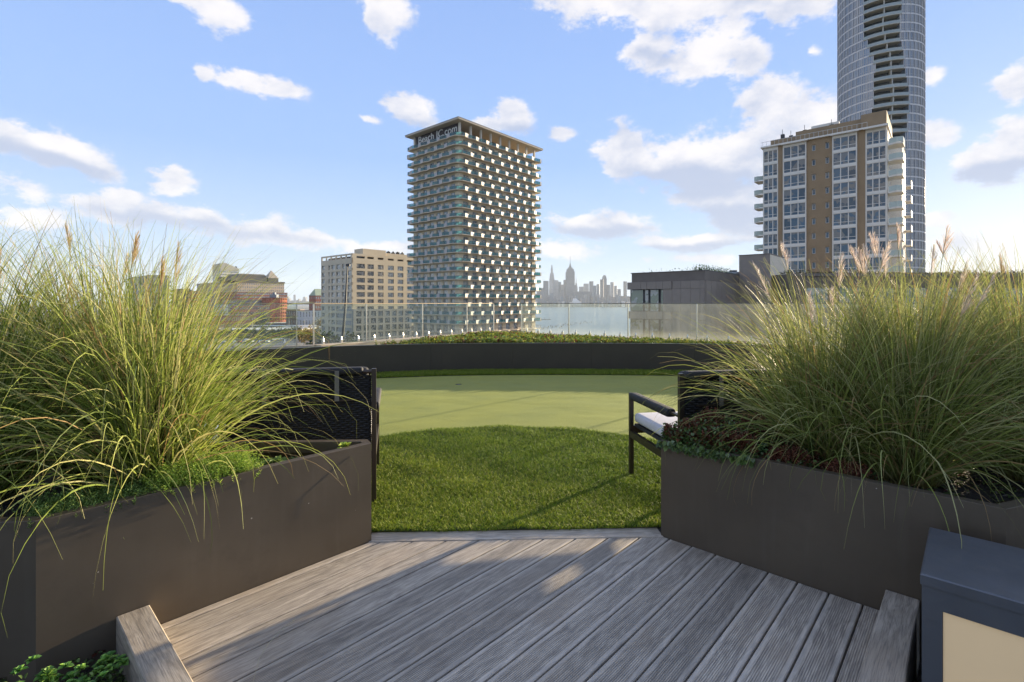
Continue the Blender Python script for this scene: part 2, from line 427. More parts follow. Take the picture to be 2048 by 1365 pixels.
# border plank from planter tip to planter tip
a = TIPL + BD * -.02 - BN * .012; L = (TIPR - TIPL).length + .03
o = MB().box(0, L, 0, .112, -.028, .0005, .003).build('plank', M_wood, deck)
o.location = (a.x, a.y, 0); o.rotation_euler = (0, 0, math.atan2(BD.y, BD.x))

# kerb timbers
def kerb(p0, p1, w, side, label):
    """p0 far end near edge; timber of width w to the given side"""
    d = (Vector(p1) - Vector(p0)); L = d.length
    t = thing('kerb_timber', label, 'timber', (p0[0], p0[1], -.155), math.atan2(d.y, d.x), 'timbers edging the deck')
    y0, y1 = (0, w) if side > 0 else (-w, 0)
    MB().box(0, L, y0, y1, 0, .255, .004).build('beam', M_wood, t)
kerb(uv(UKERB, V0 + .003), uv(UKERB, -.17), .11, -1, 'thick grey weathered timber edging the deck below the sunlit brown planter')
kerb(uv(UR - .003, VKERB), uv(.60, VKERB), .115, 1, 'thick grey weathered timber edging the deck beside the boxy lamp')

# ------------------------------------------------------------------ planters
def inset(pts, w):
    n = len(pts); out = []
    for k in range(n):
        a, b, c = Vector(pts[k - 1]), Vector(pts[k]), Vector(pts[(k + 1) % n])
        d1 = (b - a).normalized(); d2 = (c - b).normalized()
        n1 = Vector((-d1.y, d1.x)); n2 = Vector((-d2.y, d2.x)); h = n1 + n2
        h = h / max(.25, h.dot(n1)) * w; out.append((b.x + h.x, b.y + h.y))
    return out
def planter(pts, label, names):
    c = pts[0]; t = thing('metal_planter', label, 'planter', (c[0], c[1], -.16))
    loc = [(p[0] - c[0], p[1] - c[1]) for p in pts]; inn = inset(loc, .045); inn2 = inset(loc, .012)
    n = len(pts); Z0, Z1 = 0, .712
    for k in range(n):
        a, b = loc[k], loc[(k + 1) % n]; ai, bi = inn2[k], inn2[(k + 1) % n]
        MB().prism([a, b, bi, ai], Z0, Z1 - .004).build('panel', M_planter, t)
        MB().prism([(a[0], a[1]), (b[0], b[1]), inn[(k + 1) % n], inn[k]], Z1 - .004, Z1 + .002, .0015).build('rim', M_planter, t)
        # folded return of the rim on the inside
        m_ = inset(loc, .042)
        MB().prism([m_[k], m_[(k + 1) % n], inn[(k + 1) % n], inn[k]], Z1 - .06, Z1 - .005).build('rim_return', M_planter, t)
    MB().prism(inset(loc, .046), .3, .625).build('planting_soil', M_soil, t, kind='stuff')
    return t
cl_ = TIPL - EU * 1.381
PL = [tuple(TIPL), (-.845, 2.912), (-6.0, 2.72), (-6.0, 1.70), (-2.0, 1.80), tuple(cl_)]
cr_ = TIPR + EV * 1.425
PR = [tuple(TIPR), tuple(cr_), (cr_.x + .62, cr_.y + .22), (6.0, 2.30), (6.0, 3.20), (.93, 2.975)]
planter(PL, 'wedge-shaped bronze metal planter with its long face in low sun, beside the deck', None)
planter(PR, 'wedge-shaped dark metal planter in shade, behind the boxy lamp', None)

# ------------------------------------------------------------------ lamp
lx = gp(1843.5, 1147, .46); lf = gp(1858.5, 1047, .46)
lamp = thing('bollard_lamp', 'boxy slate-blue lamp with cream side panel at the corner of the deck', 'lamp', (lx[0], lx[1], -.155), math.atan2(EV.y, EV.x))
# local x along EV (right), y along EU (away)
LW, LD, LH = .50, .46, .615
MB().box(-.004, LW + .004, -.004, LD + .004, LH - .035, LH, .004).build('cap', M_lamp_body, lamp)
fr = MB(); fr.box(0, .052, 0, LD, 0, LH - .035); fr.box(LW - .052, LW, 0, LD, 0, LH - .035); fr.box(.052, LW - .052, LD - .02, LD, 0, LH - .035)
fr.box(.052, LW - .052, 0, .03, LH - .105, LH - .035); fr.box(.052, LW - .052, 0, .03, 0, .05)
fr.build('frame', M_lamp_body, lamp)
MB().box(.053, LW - .053, .006, .014, .051, LH - .106).build('panel', M_lamp_panel, lamp)

# ------------------------------------------------------------------ putting green, turf, cup
CUP = (-.89, 8.29)
def catmull(P, n=10):
    out = []
    for i in range(1, len(P) - 2):
        p0, p1, p2, p3 = [np.array(q, float) for q in P[i - 1:i + 3]]
        for k in range(n):
            t = k / n; out.append(tuple(.5 * ((2 * p1) + (-p0 + p2) * t + (2 * p0 - 5 * p1 + 4 * p2 - p3) * t * t + (-p0 + 3 * p1 - 3 * p2 + p3) * t ** 3)))
    out.append(tuple(P[-2])); return out
WALLP = catmull([(-8.9, 3.6), (-7.9, 4.9), (-6.7, 6.5), (-5.2, 8.02), (-3.4, 9.2), (-1.6, 9.80), (0, 9.97), (1.6, 9.97), (3.6, 9.8), (5.45, 9.3), (6.9, 8.2), (8.2, 6.4), (9.0, 4.6)], 8)
def offset_line(P, d):
    out = []
    for i, p in enumerate(P):
        a = Vector(P[max(i - 1, 0)]); b = Vector(P[min(i + 1, len(P) - 1)]); t = (b - a).normalized()
        out.append((p[0] + t.y * d, p[1] - t.x * d))
    return out
GREENFAR = offset_line(WALLP, .62)
def filled(loops, z, name, m, **props):
    bm = bmesh.new(); es = []
    for lp in loops:
        vs = [bm.verts.new((p[0], p[1], z)) for p in lp]
        es += [bm.edges.new((vs[i], vs[(i + 1) % len(vs)])) for i in range(len(vs))]
    bmesh.ops.triangle_fill(bm, use_beauty=True, edges=es)
    bmesh.ops.recalc_face_normals(bm, faces=bm.faces)
    for f in bm.faces:
        if f.normal.z < 0: f.normal_flip()
    me = bpy.data.meshes.new(name); bm.to_mesh(me); bm.free()
    return mk(name, me, m, **props)
def greenmat():
    m = bpy.data.materials.new('putting_green_turf'); m.use_nodes = True; T = NT(m.node_tree); b = T.n['Principled BSDF']
    tc = T.new('ShaderNodeTexCoord'); p = tc.outputs['Object']
    n1 = T.noise(p, 260, 3, .7); n2 = T.noise(p, 1.3, 4); n3 = T.noise(p, 90, 2)
    c = T.mix(T.mapr(n1, .35, .65), (.17, .165, .018, 1), (.36, .335, .045, 1))
    c = T.mix(T.mapr(n2, .3, .75, 0, .35), c, (.15, .17, .04, 1))
    T.l.new(c, b.inputs['Base Color']); b.inputs['Roughness'].default_value = .75; b.inputs['Specular IOR Level'].default_value = .3
    b.inputs['Sheen Weight'].default_value = .15; b.inputs['Sheen Tint'].default_value = (.9, .95, .5, 1)
    b0_ = T.new('ShaderNodeBump'); b0_.inputs['Distance'].default_value = .055; T.l.new(T.noise(T.vmath('MULTIPLY', p, (1, 1.6, 1)), 1.1, 2, .45), b0_.inputs['Height'])
    bn = T.new('ShaderNodeBump'); T.l.new(b0_.outputs[0], bn.inputs['Normal']); bn.inputs['Strength'].default_value = 1.; bn.inputs['Distance'].default_value = .006
    T.l.new(T.math('ADD', n1, T.math('MULTIPLY', n3, .8)), bn.inputs['Height']); T.l.new(bn.outputs[0], b.inputs['Normal']); return m
M_green = greenmat()
base_z = -.004
cup_loop = [(CUP[0] + .056 * math.cos(t * math.pi / 12), CUP[1] + .056 * math.sin(t * math.pi / 12)) for t in range(24)]
filled([[(-6.2, 2.7), (-.85, 2.93), (.93, 3.0), (6.2, 3.2), (8.4, 4.2)] + list(reversed(GREENFAR)), cup_loop], 0, 'putting_green', M_green, kind='structure')
cup = thing('golf_cup', 'small round golf hole sunk in the far part of the putting green', 'golf hole', (CUP[0], CUP[1], -.1))
c_ = MB()
for k in range(24):
    t0, t1 = k * math.pi / 12, (k + 1) * math.pi / 12
    p = lambda r, t, z: (r * math.cos(t), r * math.sin(t), z)
    c_.poly([p(.056, t0, 0), p(.056, t1, 0), p(.056, t1, .1), p(.056, t0, .1)], True)
c_.poly([p(.056, t * math.pi / 12, 0) for t in range(24)])
c_.build('liner', mat('cup_plastic', (.05, .05, .05), .5), cup)
# sheet the rough turf stands on, beyond the green up to the wall
filled([GREENFAR + list(reversed(offset_line(WALLP, -.0)))], .006, 'turf_backing', mat('turf_backing', (.03, .045, .015), .9), kind='structure')
sub = MB().prism([(-6.0, 2.73), (-.85, 2.925), (.93, 2.99), (6.0, 3.2), (9.3, 4.2), (9.3, 6.0), (6.9, 8.6), (5.5, 9.55), (-.51, 14.0), (-3.7, 9.3), (-5.2, 8.5), (-9.2, 6), (-9.2, 3)], -.155, -.012)
sub.build('screed', mat('screed', (.2, .2, .19), .9), kind='structure')
c0 = np.array([TIPL.x, TIPL.y])

TC, TR = np.array([-.05, 3.15]), 2.27
def turf_points(n, box_, test):
    P = rng.random((n, 2)) * [box_[1] - box_[0], box_[3] - box_[2]] + [box_[0], box_[2]]
    return P[test(P)]
def blades(P, z, h, w, cols, lean=.5, hvar=.35):
    n = len(P); ph = rng.random(n) * 2 * np.pi; th = rng.random(n) ** .7 * lean
    L = h * (1 - hvar + 2 * hvar * rng.random(n)); d = np.stack([np.cos(ph) * np.sin(th), np.sin(ph) * np.sin(th), np.cos(th)], 1)
    a = rng.random(n) * 2 * np.pi; s = np.stack([np.cos(a), np.sin(a), np.zeros(n)], 1) * (w / 2)
    b0 = np.column_stack([P, z]); mid = b0 + d * (L * .55)[:, None]; ph2 = np.stack([np.cos(ph), np.sin(ph), -.25 * np.ones(n)], 1)
    tip = b0 + d * L[:, None] + ph2 * (L * .28)[:, None]
    V = np.stack([b0 - s, b0 + s, mid + s * .8, mid - s * .8, tip], 1).reshape(-1, 3)
    i = np.arange(n)[:, None] * 5
    Fq = np.concatenate([i + [0, 1, 2], i + [0, 2, 3], i + [3, 2, 4]]); C = cols[rng.integers(0, len(cols), n)] * (.75 + .5 * rng.random((n, 1)))
    return V, Fq, np.repeat(C, 5, axis=0)
turfcols = np.array([[.18, .26, .018], [.24, .31, .024], [.13, .20, .015], [.28, .34, .035], [.36, .37, .07], [.09, .14, .014]])
def edge_front(P): return (P - c0) @ np.array([BN.x, BN.y])
def inturf(P):
    r = np.linalg.norm(P - TC, axis=1); a = np.arctan2(P[:, 1], P[:, 0]) 
    return (r < TR + .012 * np.sin(a * 40) + .01 * rng.standard_normal(len(P))) & (edge_front(P) > .082)
def bumps(P): return .006 * np.sin(P[:, 0] * 9 + 2 * np.sin(P[:, 1] * 5)) + .006 * np.sin(P[:, 1] * 11 + 1.5 * np.sin(P[:, 0] * 7))
P = turf_points(420000, (-2.35, 2.3, 2.7, 5.5), inturf)
keep = rng.random(len(P)) < np.clip((3.4 / P[:, 1]) ** 1.6, .25, 1); P = P[keep]
hid = ((P[:, 0] < -1.35) | (P[:, 0] > 1.45)) & (P[:, 1] < 3.3) & (rng.random(len(P)) < .6); P = P[~hid]
Vt = blades(P, .004 + np.maximum(bumps(P), 0), .027, .0036, turfcols, .95)
me = np_mesh('artificial_turf', Vt[0], Vt[1], M_turf, colr=Vt[2])
turf = mk('artificial_turf', me, None, kind='stuff')
# dark mat under the rough turf
arc = [(TC[0] + (TR - .01) * math.cos(t), TC[1] + (TR - .01) * math.sin(t)) for t in np.linspace(-.03, math.pi + .03, 60)]
filled([arc + [(TIPL.x - .9, TIPL.y + .08), (TIPL.x, TIPL.y + .1), (TIPR.x, TIPR.y + .1), (TIPR.x + .9, TIPR.y + .15)]], .007, 'turf_mat', mat('turf_mat', (.035, .055, .015), .9), kind='structure')
# rough strip along the wall
WP = np.array(WALLP)
def wall_pt(n, lo, hi):
    seg = rng.integers(14, len(WP) - 22, n); t = rng.random(n)[:, None]; p = WP[seg] * (1 - t) + WP[seg + 1] * t
    d = WP[seg + 1] - WP[seg]; d /= np.linalg.norm(d, axis=1)[:, None]; nn = np.stack([d[:, 1], -d[:, 0]], 1)
    return p + nn * (lo + (hi - lo) * rng.random(n))[:, None]
P = wall_pt(60000, .02, .62); Vt = blades(P, np.full(len(P), .006), .05, .006, turfcols * .9, .9)
mk('rough_turf_strip', np_mesh('rough_turf_strip', Vt[0], Vt[1], M_turf, colr=Vt[2]), None, kind='stuff')

# ------------------------------------------------------------------ curved bed wall
bed = thing('raised_bed', 'long curved charcoal wall of the raised planting bed at the end of the green', 'planting bed', (0, 9.97, 0))
def wpt(i): return (WALLP[i][0], WALLP[i][1] - 9.97)
WLOC = [wpt(i) for i in range(len(WALLP))]; WBACK = [(p[0], p[1]) for p in offset_line(WLOC, -.02)]; WRIM = offset_line(WLOC, -.06)
step = 8
for i in range(0, len(WLOC) - 1, step):
    j = min(i + step, len(WLOC) - 1); mb = MB()
    for k in range(i, j):
        a, b = Vector(WLOC[k]), Vector(WLOC[k + 1])
        if k == i: a = a + (b - a).normalized() * .003
        ab, bb = WBACK[k], WBACK[k + 1]
        mb.prism([tuple(a), tuple(b), tuple(bb), tuple(ab)], 0, .545)
    mb.build('panel', M_wall, bed)
rimb = MB()
wl2 = offset_line(WLOC, .004)
for k in range(len(WLOC) - 1): rimb.prism([wl2[k], wl2[k + 1], WRIM[k + 1], WRIM[k]], .545, .551)
rimb.build('rim', mat('rim_metal', (.17, .155, .13), .4, .4), bed)
APEX = Vector((-.51, 14.1)); LEND = Vector((-3.78, 9.48)); REND = Vector((5.62, 9.45)); LEND2 = Vector((-5.45, 8.45)); REND2 = Vector((7.1, 8.35)); REND3 = Vector((8.6, 6.4))
soilp = [tuple(Vector(p) - Vector((0, 0))) for p in WALLP[18:-14]]
filled([list(soilp) + [(7.0, 8.3), (5.6, 9.40), (-.51, 14.0), (-3.66, 9.35)][1:] + []], .47, 'bed_soil', M_soil, kind='structure')

# coping stones under the glass (parts of the parapet)
cop = thing('parapet', 'pale stone parapet carrying the glass railing behind the raised bed', 'parapet', (APEX.x, APEX.y, 0))
def coping_run(a, b, w, n, z1=.56, w2=None):
    d = (b - a).normalized(); nn = Vector((d.y, -d.x)) if (Vector((0, 9)) - a).dot(Vector((d.y, -d.x))) > 0 else Vector((-d.y, d.x))
    L = (b - a).length
    for k in range(n):
        p0 = a + d * (L * k / n + .003); p1 = a + d * (L * (k + 1) / n - .003); wf = w2 or w; q1 = p1 + nn * (w + (wf - w) * (k + 1) / n); q0 = p0 + nn * (w + (wf - w) * k / n)
        p0o = p0 - nn * .08; p1o = p1 - nn * .08
        pts = [(q - APEX) for q in (p0o, p1o, q1, q0)]; pts = [(q.x, q.y) for q in pts]
        ar = sum(pts[i][0] * pts[(i + 1) % 4][1] - pts[(i + 1) % 4][0] * pts[i][1] for i in range(4))
        if ar < 0: pts.reverse()
        MB().prism(pts, -.15, z1, .004).build('coping_stone', M_coping, cop)
coping_run(APEX, LEND, .62, 4, w2=.24); coping_run(LEND, LEND2, .12, 1); coping_run(APEX, REND, .22, 5); coping_run(REND, REND2, .2, 1); coping_run(REND2, REND3, .2, 2)

# glass railings
M_railcap = mat('handrail_metal', (.20, .18, .15), .3, .7, .05, 10.)
clamp_me = MB().box(-.022, .022, -.025, .025, 0, .06).cyl(0, 0, .06, .12, .022, .008, 8).mesh('clamp'); clamp_me.materials.append(M_steel)
def railing(a, runs, label, m_cap):
    t = thing('glass_railing', label, 'railing', (a.x, a.y, .56), 0, 'glass railings round the terrace')
    for (p, q, stops) in runs:
        d = (q - p).normalized(); L = (q - p).length; ang = math.atan2(d.y, d.x); st = [s_ for s_ in stops if s_ < L] + [L]
        for k in range(len(st) - 1):
            c = p + d * (st[k] + .012) - a
            o = MB().box(0, st[k + 1] - st[k] - .024, -.007, .007, .012, .775).build('glass_panel', M_glass, t); o.location = (c.x, c.y, 0); o.rotation_euler = (0, 0, ang)
            n_c = max(2, round((st[k + 1] - st[k]) / .42))
            for j in range(n_c):
                c = p + d * (st[k] + (j + .5) * (st[k + 1] - st[k]) / n_c) - a; inst('clamp', clamp_me, t, (c.x, c.y, 0), ang)
        for s_ in st[:-1] + ([L] if True else []):
            c = p + d * min(s_, L) - a
            o = MB().box(-.011, .011, -.012, .012, 0, .776).build('post', M_steel, t); o.location = (c.x, c.y, 0); o.rotation_euler = (0, 0, ang)
        c0_ = p - a; o = MB().box(-.01, L + .01, -.02, .02, .777, .795, .003).build('handrail', m_cap, t); o.location = (c0_.x, c0_.y, 0); o.rotation_euler = (0, 0, ang)
railing(APEX, [(APEX, LEND, [.02, 1.18, 2.8, 4.43]), (LEND, LEND2, [.3])], 'glass railing running toward the pale beige block, with a sunlit tan handrail', mat('handrail_sunlit', (.42, .32, .2), .4, .4, .05, 10.))  # sunlight on this run's handrail is put into its tan colour
railing(APEX, [(APEX, REND, [.96, 2.45, 4.05, 5.63, 7.35]), (REND, REND2, [.0]), (REND2, REND3, [.0, 1.2])], 'glass railing in front of the river and the dark penthouse, with a dark handrail', M_railcap)

# ------------------------------------------------------------------ leafy growth
def leafset(P, D, L, W, cols, fold=.25, curl=.25):
    """P base points, D directions (unit), L, W arrays; six-vertex leaves"""
    n = len(P); r = rng.standard_normal((n, 3)); s = np.cross(D, r); s /= np.linalg.norm(s, axis=1)[:, None] + 1e-9
    # prefer level leaves
    hz_ = np.cross(D, np.tile([0, 0, 1.], (n, 1))); ln = np.linalg.norm(hz_, axis=1)[:, None]; hz_ = hz_ / (ln + 1e-6)
    s = s * .45 + hz_; s -= D * np.sum(s * D, 1)[:, None]; s /= np.linalg.norm(s, axis=1)[:, None] + 1e-9
    nn = np.cross(s, D); nn *= np.sign(nn[:, 2:3] + 1e-6); L = L[:, None]; W = W[:, None]
    b = P; t = P + D * L - nn * L * curl; m = P + D * L * .55 + nn * 0
    l1 = P + D * L * .32 - s * W * .42 + nn * W * fold; r1 = P + D * L * .32 + s * W * .42 + nn * W * fold
    l2 = P + D * L * .72 - s * W * .5 + nn * (W * fold - L * curl * .4); r2 = P + D * L * .72 + s * W * .5 + nn * (W * fold - L * curl * .4)
    V = np.stack([b, r1, r2, t, l2, l1], 1).reshape(-1, 3); i = np.arange(n)[:, None] * 6
    Fq = np.concatenate([i + [0, 1, 2], i + [0, 2, 3], i + [0, 3, 4], i + [0, 4, 5]])
    C = cols[rng.integers(0, len(cols), n)] * (.75 + .5 * rng.random((n, 1)))
    return V, Fq, np.repeat(C, 6, axis=0)
def rosettes(P, nleaf, L, cols, tilt=(.5, 1.3), wr=.5):
    n = len(P); Q = np.repeat(P, nleaf, axis=0); N = len(Q); k = np.tile(np.arange(nleaf), n)
    ph = k * 2.4 + np.repeat(rng.random(n) * 6.3, nleaf); th = tilt[0] + (tilt[1] - tilt[0]) * (k / nleaf) + rng.standard_normal(N) * .12
    D = np.stack([np.cos(ph) * np.sin(th), np.sin(ph) * np.sin(th), np.cos(th)], 1)
    sz = L * (.6 + .6 * (k / nleaf)) * np.repeat(.7 + .6 * rng.random(n), nleaf)
    V, Fq, C = leafset(Q, D, sz, sz * wr, cols)
    # one tone per rosette
    tone = np.repeat(np.repeat(.7 + .6 * rng.random((n, 1)), nleaf, axis=0), 6, axis=0)
    return V, Fq, C * tone
def sprigs(P, H, nleaf, L, cols, lean=.5, wr=.35):
    n = len(P); ph = rng.random(n) * 6.3; th = rng.random(n) * lean; H = H * (.6 + .7 * rng.random(n))
    A = np.stack([np.cos(ph) * np.sin(th), np.sin(ph) * np.sin(th), np.cos(th)], 1)
    t = np.tile((np.arange(nleaf) + .5) / nleaf, n); Q = np.repeat(P, nleaf, axis=0) + np.repeat(A * H[:, None], nleaf, axis=0) * t[:, None]
    k = np.tile(np.arange(nleaf), n); p2 = k * 2.4 + np.repeat(rng.random(n) * 6, nleaf)
    D = np.stack([np.cos(p2), np.sin(p2), .75 + 0 * p2], 1) + np.repeat(A, nleaf, axis=0) * .6; D /= np.linalg.norm(D, axis=1)[:, None]
    sz = L * (1.15 - .5 * t) * (.8 + .4 * rng.random(len(t)))
    return leafset(Q, D, sz, sz * wr, cols)
def inpoly(P, poly):
    x, y = P[:, 0], P[:, 1]; c = np.zeros(len(P), bool); n = len(poly)
    for i in range(n):
        x1, y1 = poly[i]; x2, y2 = poly[(i + 1) % n]
        cond = ((y1 > y) != (y2 > y)) & (x < (x2 - x1) * (y - y1) / (y2 - y1 + 1e-12) + x1); c ^= cond
    return c
def scatter(poly, n):
    a = np.array(poly); lo, hi = a.min(0), a.max(0); P = rng.random((n, 2)) * (hi - lo) + lo; return P[inpoly(P, poly)]
G_sedum = np.array([[.26, .38, .05], [.32, .44, .07], [.19, .30, .04], [.40, .48, .11]])
G_green = np.array([[.10, .16, .035], [.14, .22, .05], [.08, .13, .03], [.18, .25, .07]])
G_blue = np.array([[.14, .19, .09], [.19, .24, .12], [.11, .16, .065]])
G_red = np.array([[.16, .05, .03], [.22, .075, .04], [.12, .04, .025], [.26, .12, .06]])
G_yel = np.array([[.36, .36, .05], [.28, .31, .05], [.44, .38, .07], [.18, .22, .04]])

# bed behind the wall: ground cover hedge of low leaves
bp = [(p[0], p[1] + .10) for p in WALLP[20:-16]]
bedpoly = [(p[0], p[1] + .10) for p in WALLP if -2.75 < p[0] < 5.0] + [(5.2, 9.45), (-.40, 13.3)]
P = scatter(bedpoly, 26000)
z = .47 + .07 * rng.random(len(P)) * (1 + .8 * np.sin(P[:, 0] * 2.3) * np.sin(P[:, 1] * 3)) + .05 * np.exp(-((P[:, 0] + .2) / 1.8) ** 2)
D = rng.standard_normal((len(P), 3)); D[:, 2] = abs(D[:, 2]) + .3; D /= np.linalg.norm(D, axis=1)[:, None]
sz = .045 + .035 * rng.random(len(P)); V, Fq, C = leafset(np.column_stack([P, z]), D, sz, sz * .6, np.vstack([G_yel, G_yel, G_yel * 1.2, G_green * 1.6, G_red * 1.3]))
pt = sprigs(np.column_stack([P[:2600], np.full(min(2600, len(P)), .47)]), .12, 9, .05, np.vstack([G_yel, G_yel, G_green]), .7, .55)
V, Fq, C = joined([(V, Fq, C), pt])
o = mk('ground_cover', np_mesh('ground_cover', V, Fq, M_leaf, colr=C), None, kind='stuff', label='low yellow-green ground cover filling the raised bed before the glass', category='ground cover')

# ornamental grasses
def grass_clump(loc, label, n=1900, seed=1, Lr=(.9, 1.45), tilt=(.04, .75), bend=(.5, 2.2), cols=None, w=.0056, radius=.13, plumes=5, pl_h=1.35, bias=(0, 0), pc_=None):
    g = np.random.default_rng(seed); K = 12
    t = thing('ornamental_grass', label, 'ornamental grass', loc, 0, 'tall ornamental grasses in the planters')
    L = Lr[0] * .72 + (Lr[1] - Lr[0] * .72) * g.random(n) ** 1.15
    ph = g.random(n) * 2 * np.pi; u = g.random(n)
    th0 = tilt[0] + (tilt[1] - tilt[0]) * u ** 2.0 + .04 * g.standard_normal(n)
    bd = (bend[0] + (bend[1] - bend[0]) * g.random(n) ** 1.5) * (.35 + .95 * u)
    kk = int(.05 * n); th0[:kk] = .5 + .6 * g.random(kk); bd[:kk] = 1.5 + 1.0 * g.random(kk); L[:kk] = .7 + .5 * g.random(kk)
    rr = radius * np.sqrt(g.random(n)) ; base = np.stack([np.cos(ph) * rr, np.sin(ph) * rr, np.zeros(n)], 1)
    ph = ph + g.standard_normal(n) * .8
    bx, by = bias
    s = np.linspace(0, 1, K + 1); pw = 1.4 + 1.4 * g.random(n)
    th = th0[:, None] + bd[:, None] * s[None] ** pw[:, None]
    curl = (g.random(n) < .18) * g.random(n) * 2.0; th = th + curl[:, None] * np.clip(s[None] - .78, 0, 1) * 5
    wig = ph[:, None] + (g.standard_normal(n) * .4)[:, None] * s[None]
    dv = np.stack([np.cos(wig) * np.sin(th) + bx * s, np.sin(wig) * np.sin(th) + by * s, np.cos(th)], 2)
    stp = (L / K)[:, None, None] * dv[:, :-1]; pos = np.concatenate([np.zeros((n, 1, 3)), np.cumsum(stp, 1)], 1) + base[:, None, :]
    tw = g.random(n) * 6.3; side = np.stack([-np.sin(wig), np.cos(wig), np.zeros_like(wig)], 2)
    nrm = np.cross(side, dv); mixa = (tw[:, None] + 1.0 * s[None])[:, :, None]
    sd = side * np.cos(mixa) + nrm * np.sin(mixa)
    wid = (w * (.6 + .7 * g.random(n)))[:, None] * np.clip((1 - s[None]) * 1.7 + .10, .14, 1)
    V = np.stack([pos - sd * wid[:, :, None] / 2, pos + sd * wid[:, :, None] / 2], 2).reshape(-1, 3)
    i = (np.arange(n)[:, None] * (2 * (K + 1)) + np.arange(K)[None] * 2).reshape(-1, 1)
    Fq = i + [0, 1, 3, 2]
    pal = cols if cols is not None else np.array([[.17, .23, .045], [.23, .28, .065], [.13, .19, .035], [.30, .33, .10], [.10, .15, .03], [.34, .32, .12]])
    C = pal[g.integers(0, len(pal), n)] * (.8 + .4 * g.random((n, 1)))
    dry = (g.random(n) < .09)[:, None]; C = np.where(dry, np.array([[.36, .24, .10]]), C)
    tipc = np.array([.36, .30, .13]); mixt = np.clip((s - .72) * 1.6, 0, .6)[None, :, None] * (g.random((n, 1, 1)) < .5)
    Cs = C[:, None, :] * (1 - mixt) + tipc * mixt
    base_d = np.clip(1 - s * 9, 0, 1)[None, :, None] * .5; Cs = Cs * (1 - base_d) + np.array([.28, .17, .07]) * base_d
    me = np_mesh('blades', V, Fq, M_blade, colr=np.repeat(Cs, 2, axis=1).reshape(-1, 3), smooth=True)
    mk('blades', me, None, t, kind='stuff')
    for q in range(plumes):
        ang = g.random() * 6.3; le = .05 + .28 * g.random(); h = pl_h * (.86 + .28 * g.random())
        pts = [(math.cos(ang) * (.05 + le * h * f ** 1.5), math.sin(ang) * (.05 + le * h * f ** 1.5), h * f) for f in np.linspace(0, 1, 7)]
        MB().tube(pts, [.0024 - .0013 * f for f in np.linspace(0, 1, 7)], 5).build('stalk', mat('stalk', (.30, .27, .10), .6, 0, .2), t, smooth=True)
        # feathery seed head
        m_ = 60; hl = .13 + .10 * g.random(); f = g.random(m_) ** .9; top = Vector(pts[-1]); dn = (Vector(pts[-1]) - Vector(pts[-2])).normalized()
        b0 = np.array(top)[None] - np.array(dn)[None] * (hl * f)[:, None]
        a2 = g.random(m_) * 6.3; spread = .08 + (.12 + .25 * g.random()) * g.random(m_)
        perp1 = np.array(dn.orthogonal().normalized()); perp2 = np.cross(np.array(dn), perp1)
        out = perp1[None] * np.cos(a2)[:, None] + perp2[None] * np.sin(a2)[:, None]
        dd = np.array(dn)[None] + out * spread[:, None] + np.array([.15, -.05, 0]); dd /= np.linalg.norm(dd, axis=1)[:, None]
        ll = .03 + .07 * f
        sp_ = np.cross(dd, g.standard_normal((m_, 3))); sp_ /= np.linalg.norm(sp_, axis=1)[:, None]; ww = .0010
        e = b0 + dd * ll[:, None]; mid = b0 + dd * (ll * .5)[:, None]
        V = np.stack([b0 - sp_ * ww * .5, b0 + sp_ * ww * .5, mid + sp_ * ww, mid - sp_ * ww, e + sp_ * ww * .3, e - sp_ * ww * .3], 1).reshape(-1, 3)
        ii = np.arange(m_)[:, None] * 6; Fp = np.concatenate([ii + [0, 1, 2, 3], ii + [3, 2, 4, 5]])
        pc = (np.array([[.52, .38, .20], [.60, .47, .27], [.42, .27, .14]]) if pc_ is None else pc_)[g.integers(0, 3, m_)]
        mk('seed_head', np_mesh('seed_head', V, Fp, M_leaf, colr=np.repeat(pc, 6, axis=0)), None, t)
    return t
ZS = .465
PALE = np.array([[.80, .66, .56], [.88, .78, .68], [.66, .50, .40]])
sunc = np.array([[.26, .32, .055], [.35, .41, .085], [.18, .24, .04], [.44, .47, .14], [.12, .17, .03], [.48, .45, .18]])
shdc = np.array([[.24, .28, .065], [.31, .35, .085], [.19, .23, .05], [.40, .42, .15], [.14, .18, .04], [.44, .42, .18]])
grass_clump((-1.74, 2.40, ZS), 'sunlit yellow-green fountain grass standing by the bright sedum in the bronze planter', 1700, 11, (.80, 1.34), (.03, .75), (.5, 2.5), sunc, plumes=3, pl_h=1.10)
grass_clump((-2.12, 2.56, ZS), 'tall upright grass with tan seed heads right behind the front clump', 1250, 12, (.9, 1.42), (.03, .55), (.3, 1.8), sunc, plumes=4, pl_h=1.18)
grass_clump((-2.40, 2.22, ZS), 'wide arching grass whose long blades droop over the planter at the photo edge', 1500, 13, (.9, 1.4), (.05, .95), (.6, 2.2), sunc, plumes=2, pl_h=1.22)
grass_clump((-2.95, 2.45, ZS), 'grass clump farthest out of the bronze planter, cut by the photo edge', 1200, 14, (.9, 1.46), (.03, .8), (.4, 1.9), sunc, plumes=2, pl_h=1.3)
grass_clump((1.98, 2.50, ZS), 'dull green grass in shade rising from the bare soil of the dark planter', 1700, 21, (.75, 1.22), (.03, .8), (.5, 2.2), shdc, plumes=5, pl_h=1.10, pc_=PALE)
grass_clump((1.74, 2.74, ZS), 'arching grass that leans over the red sedum toward the armchair', 1700, 22, (.75, 1.22), (.05, .95), (.6, 2.0), shdc, plumes=6, pl_h=1.10, pc_=PALE)
grass_clump((2.28, 2.82, ZS), 'upright grass with pinkish plumes against the tall brown apartment block', 1500, 23, (.75, 1.22), (.03, .6), (.3, 1.6), shdc, plumes=7, pl_h=1.20, pc_=PALE)
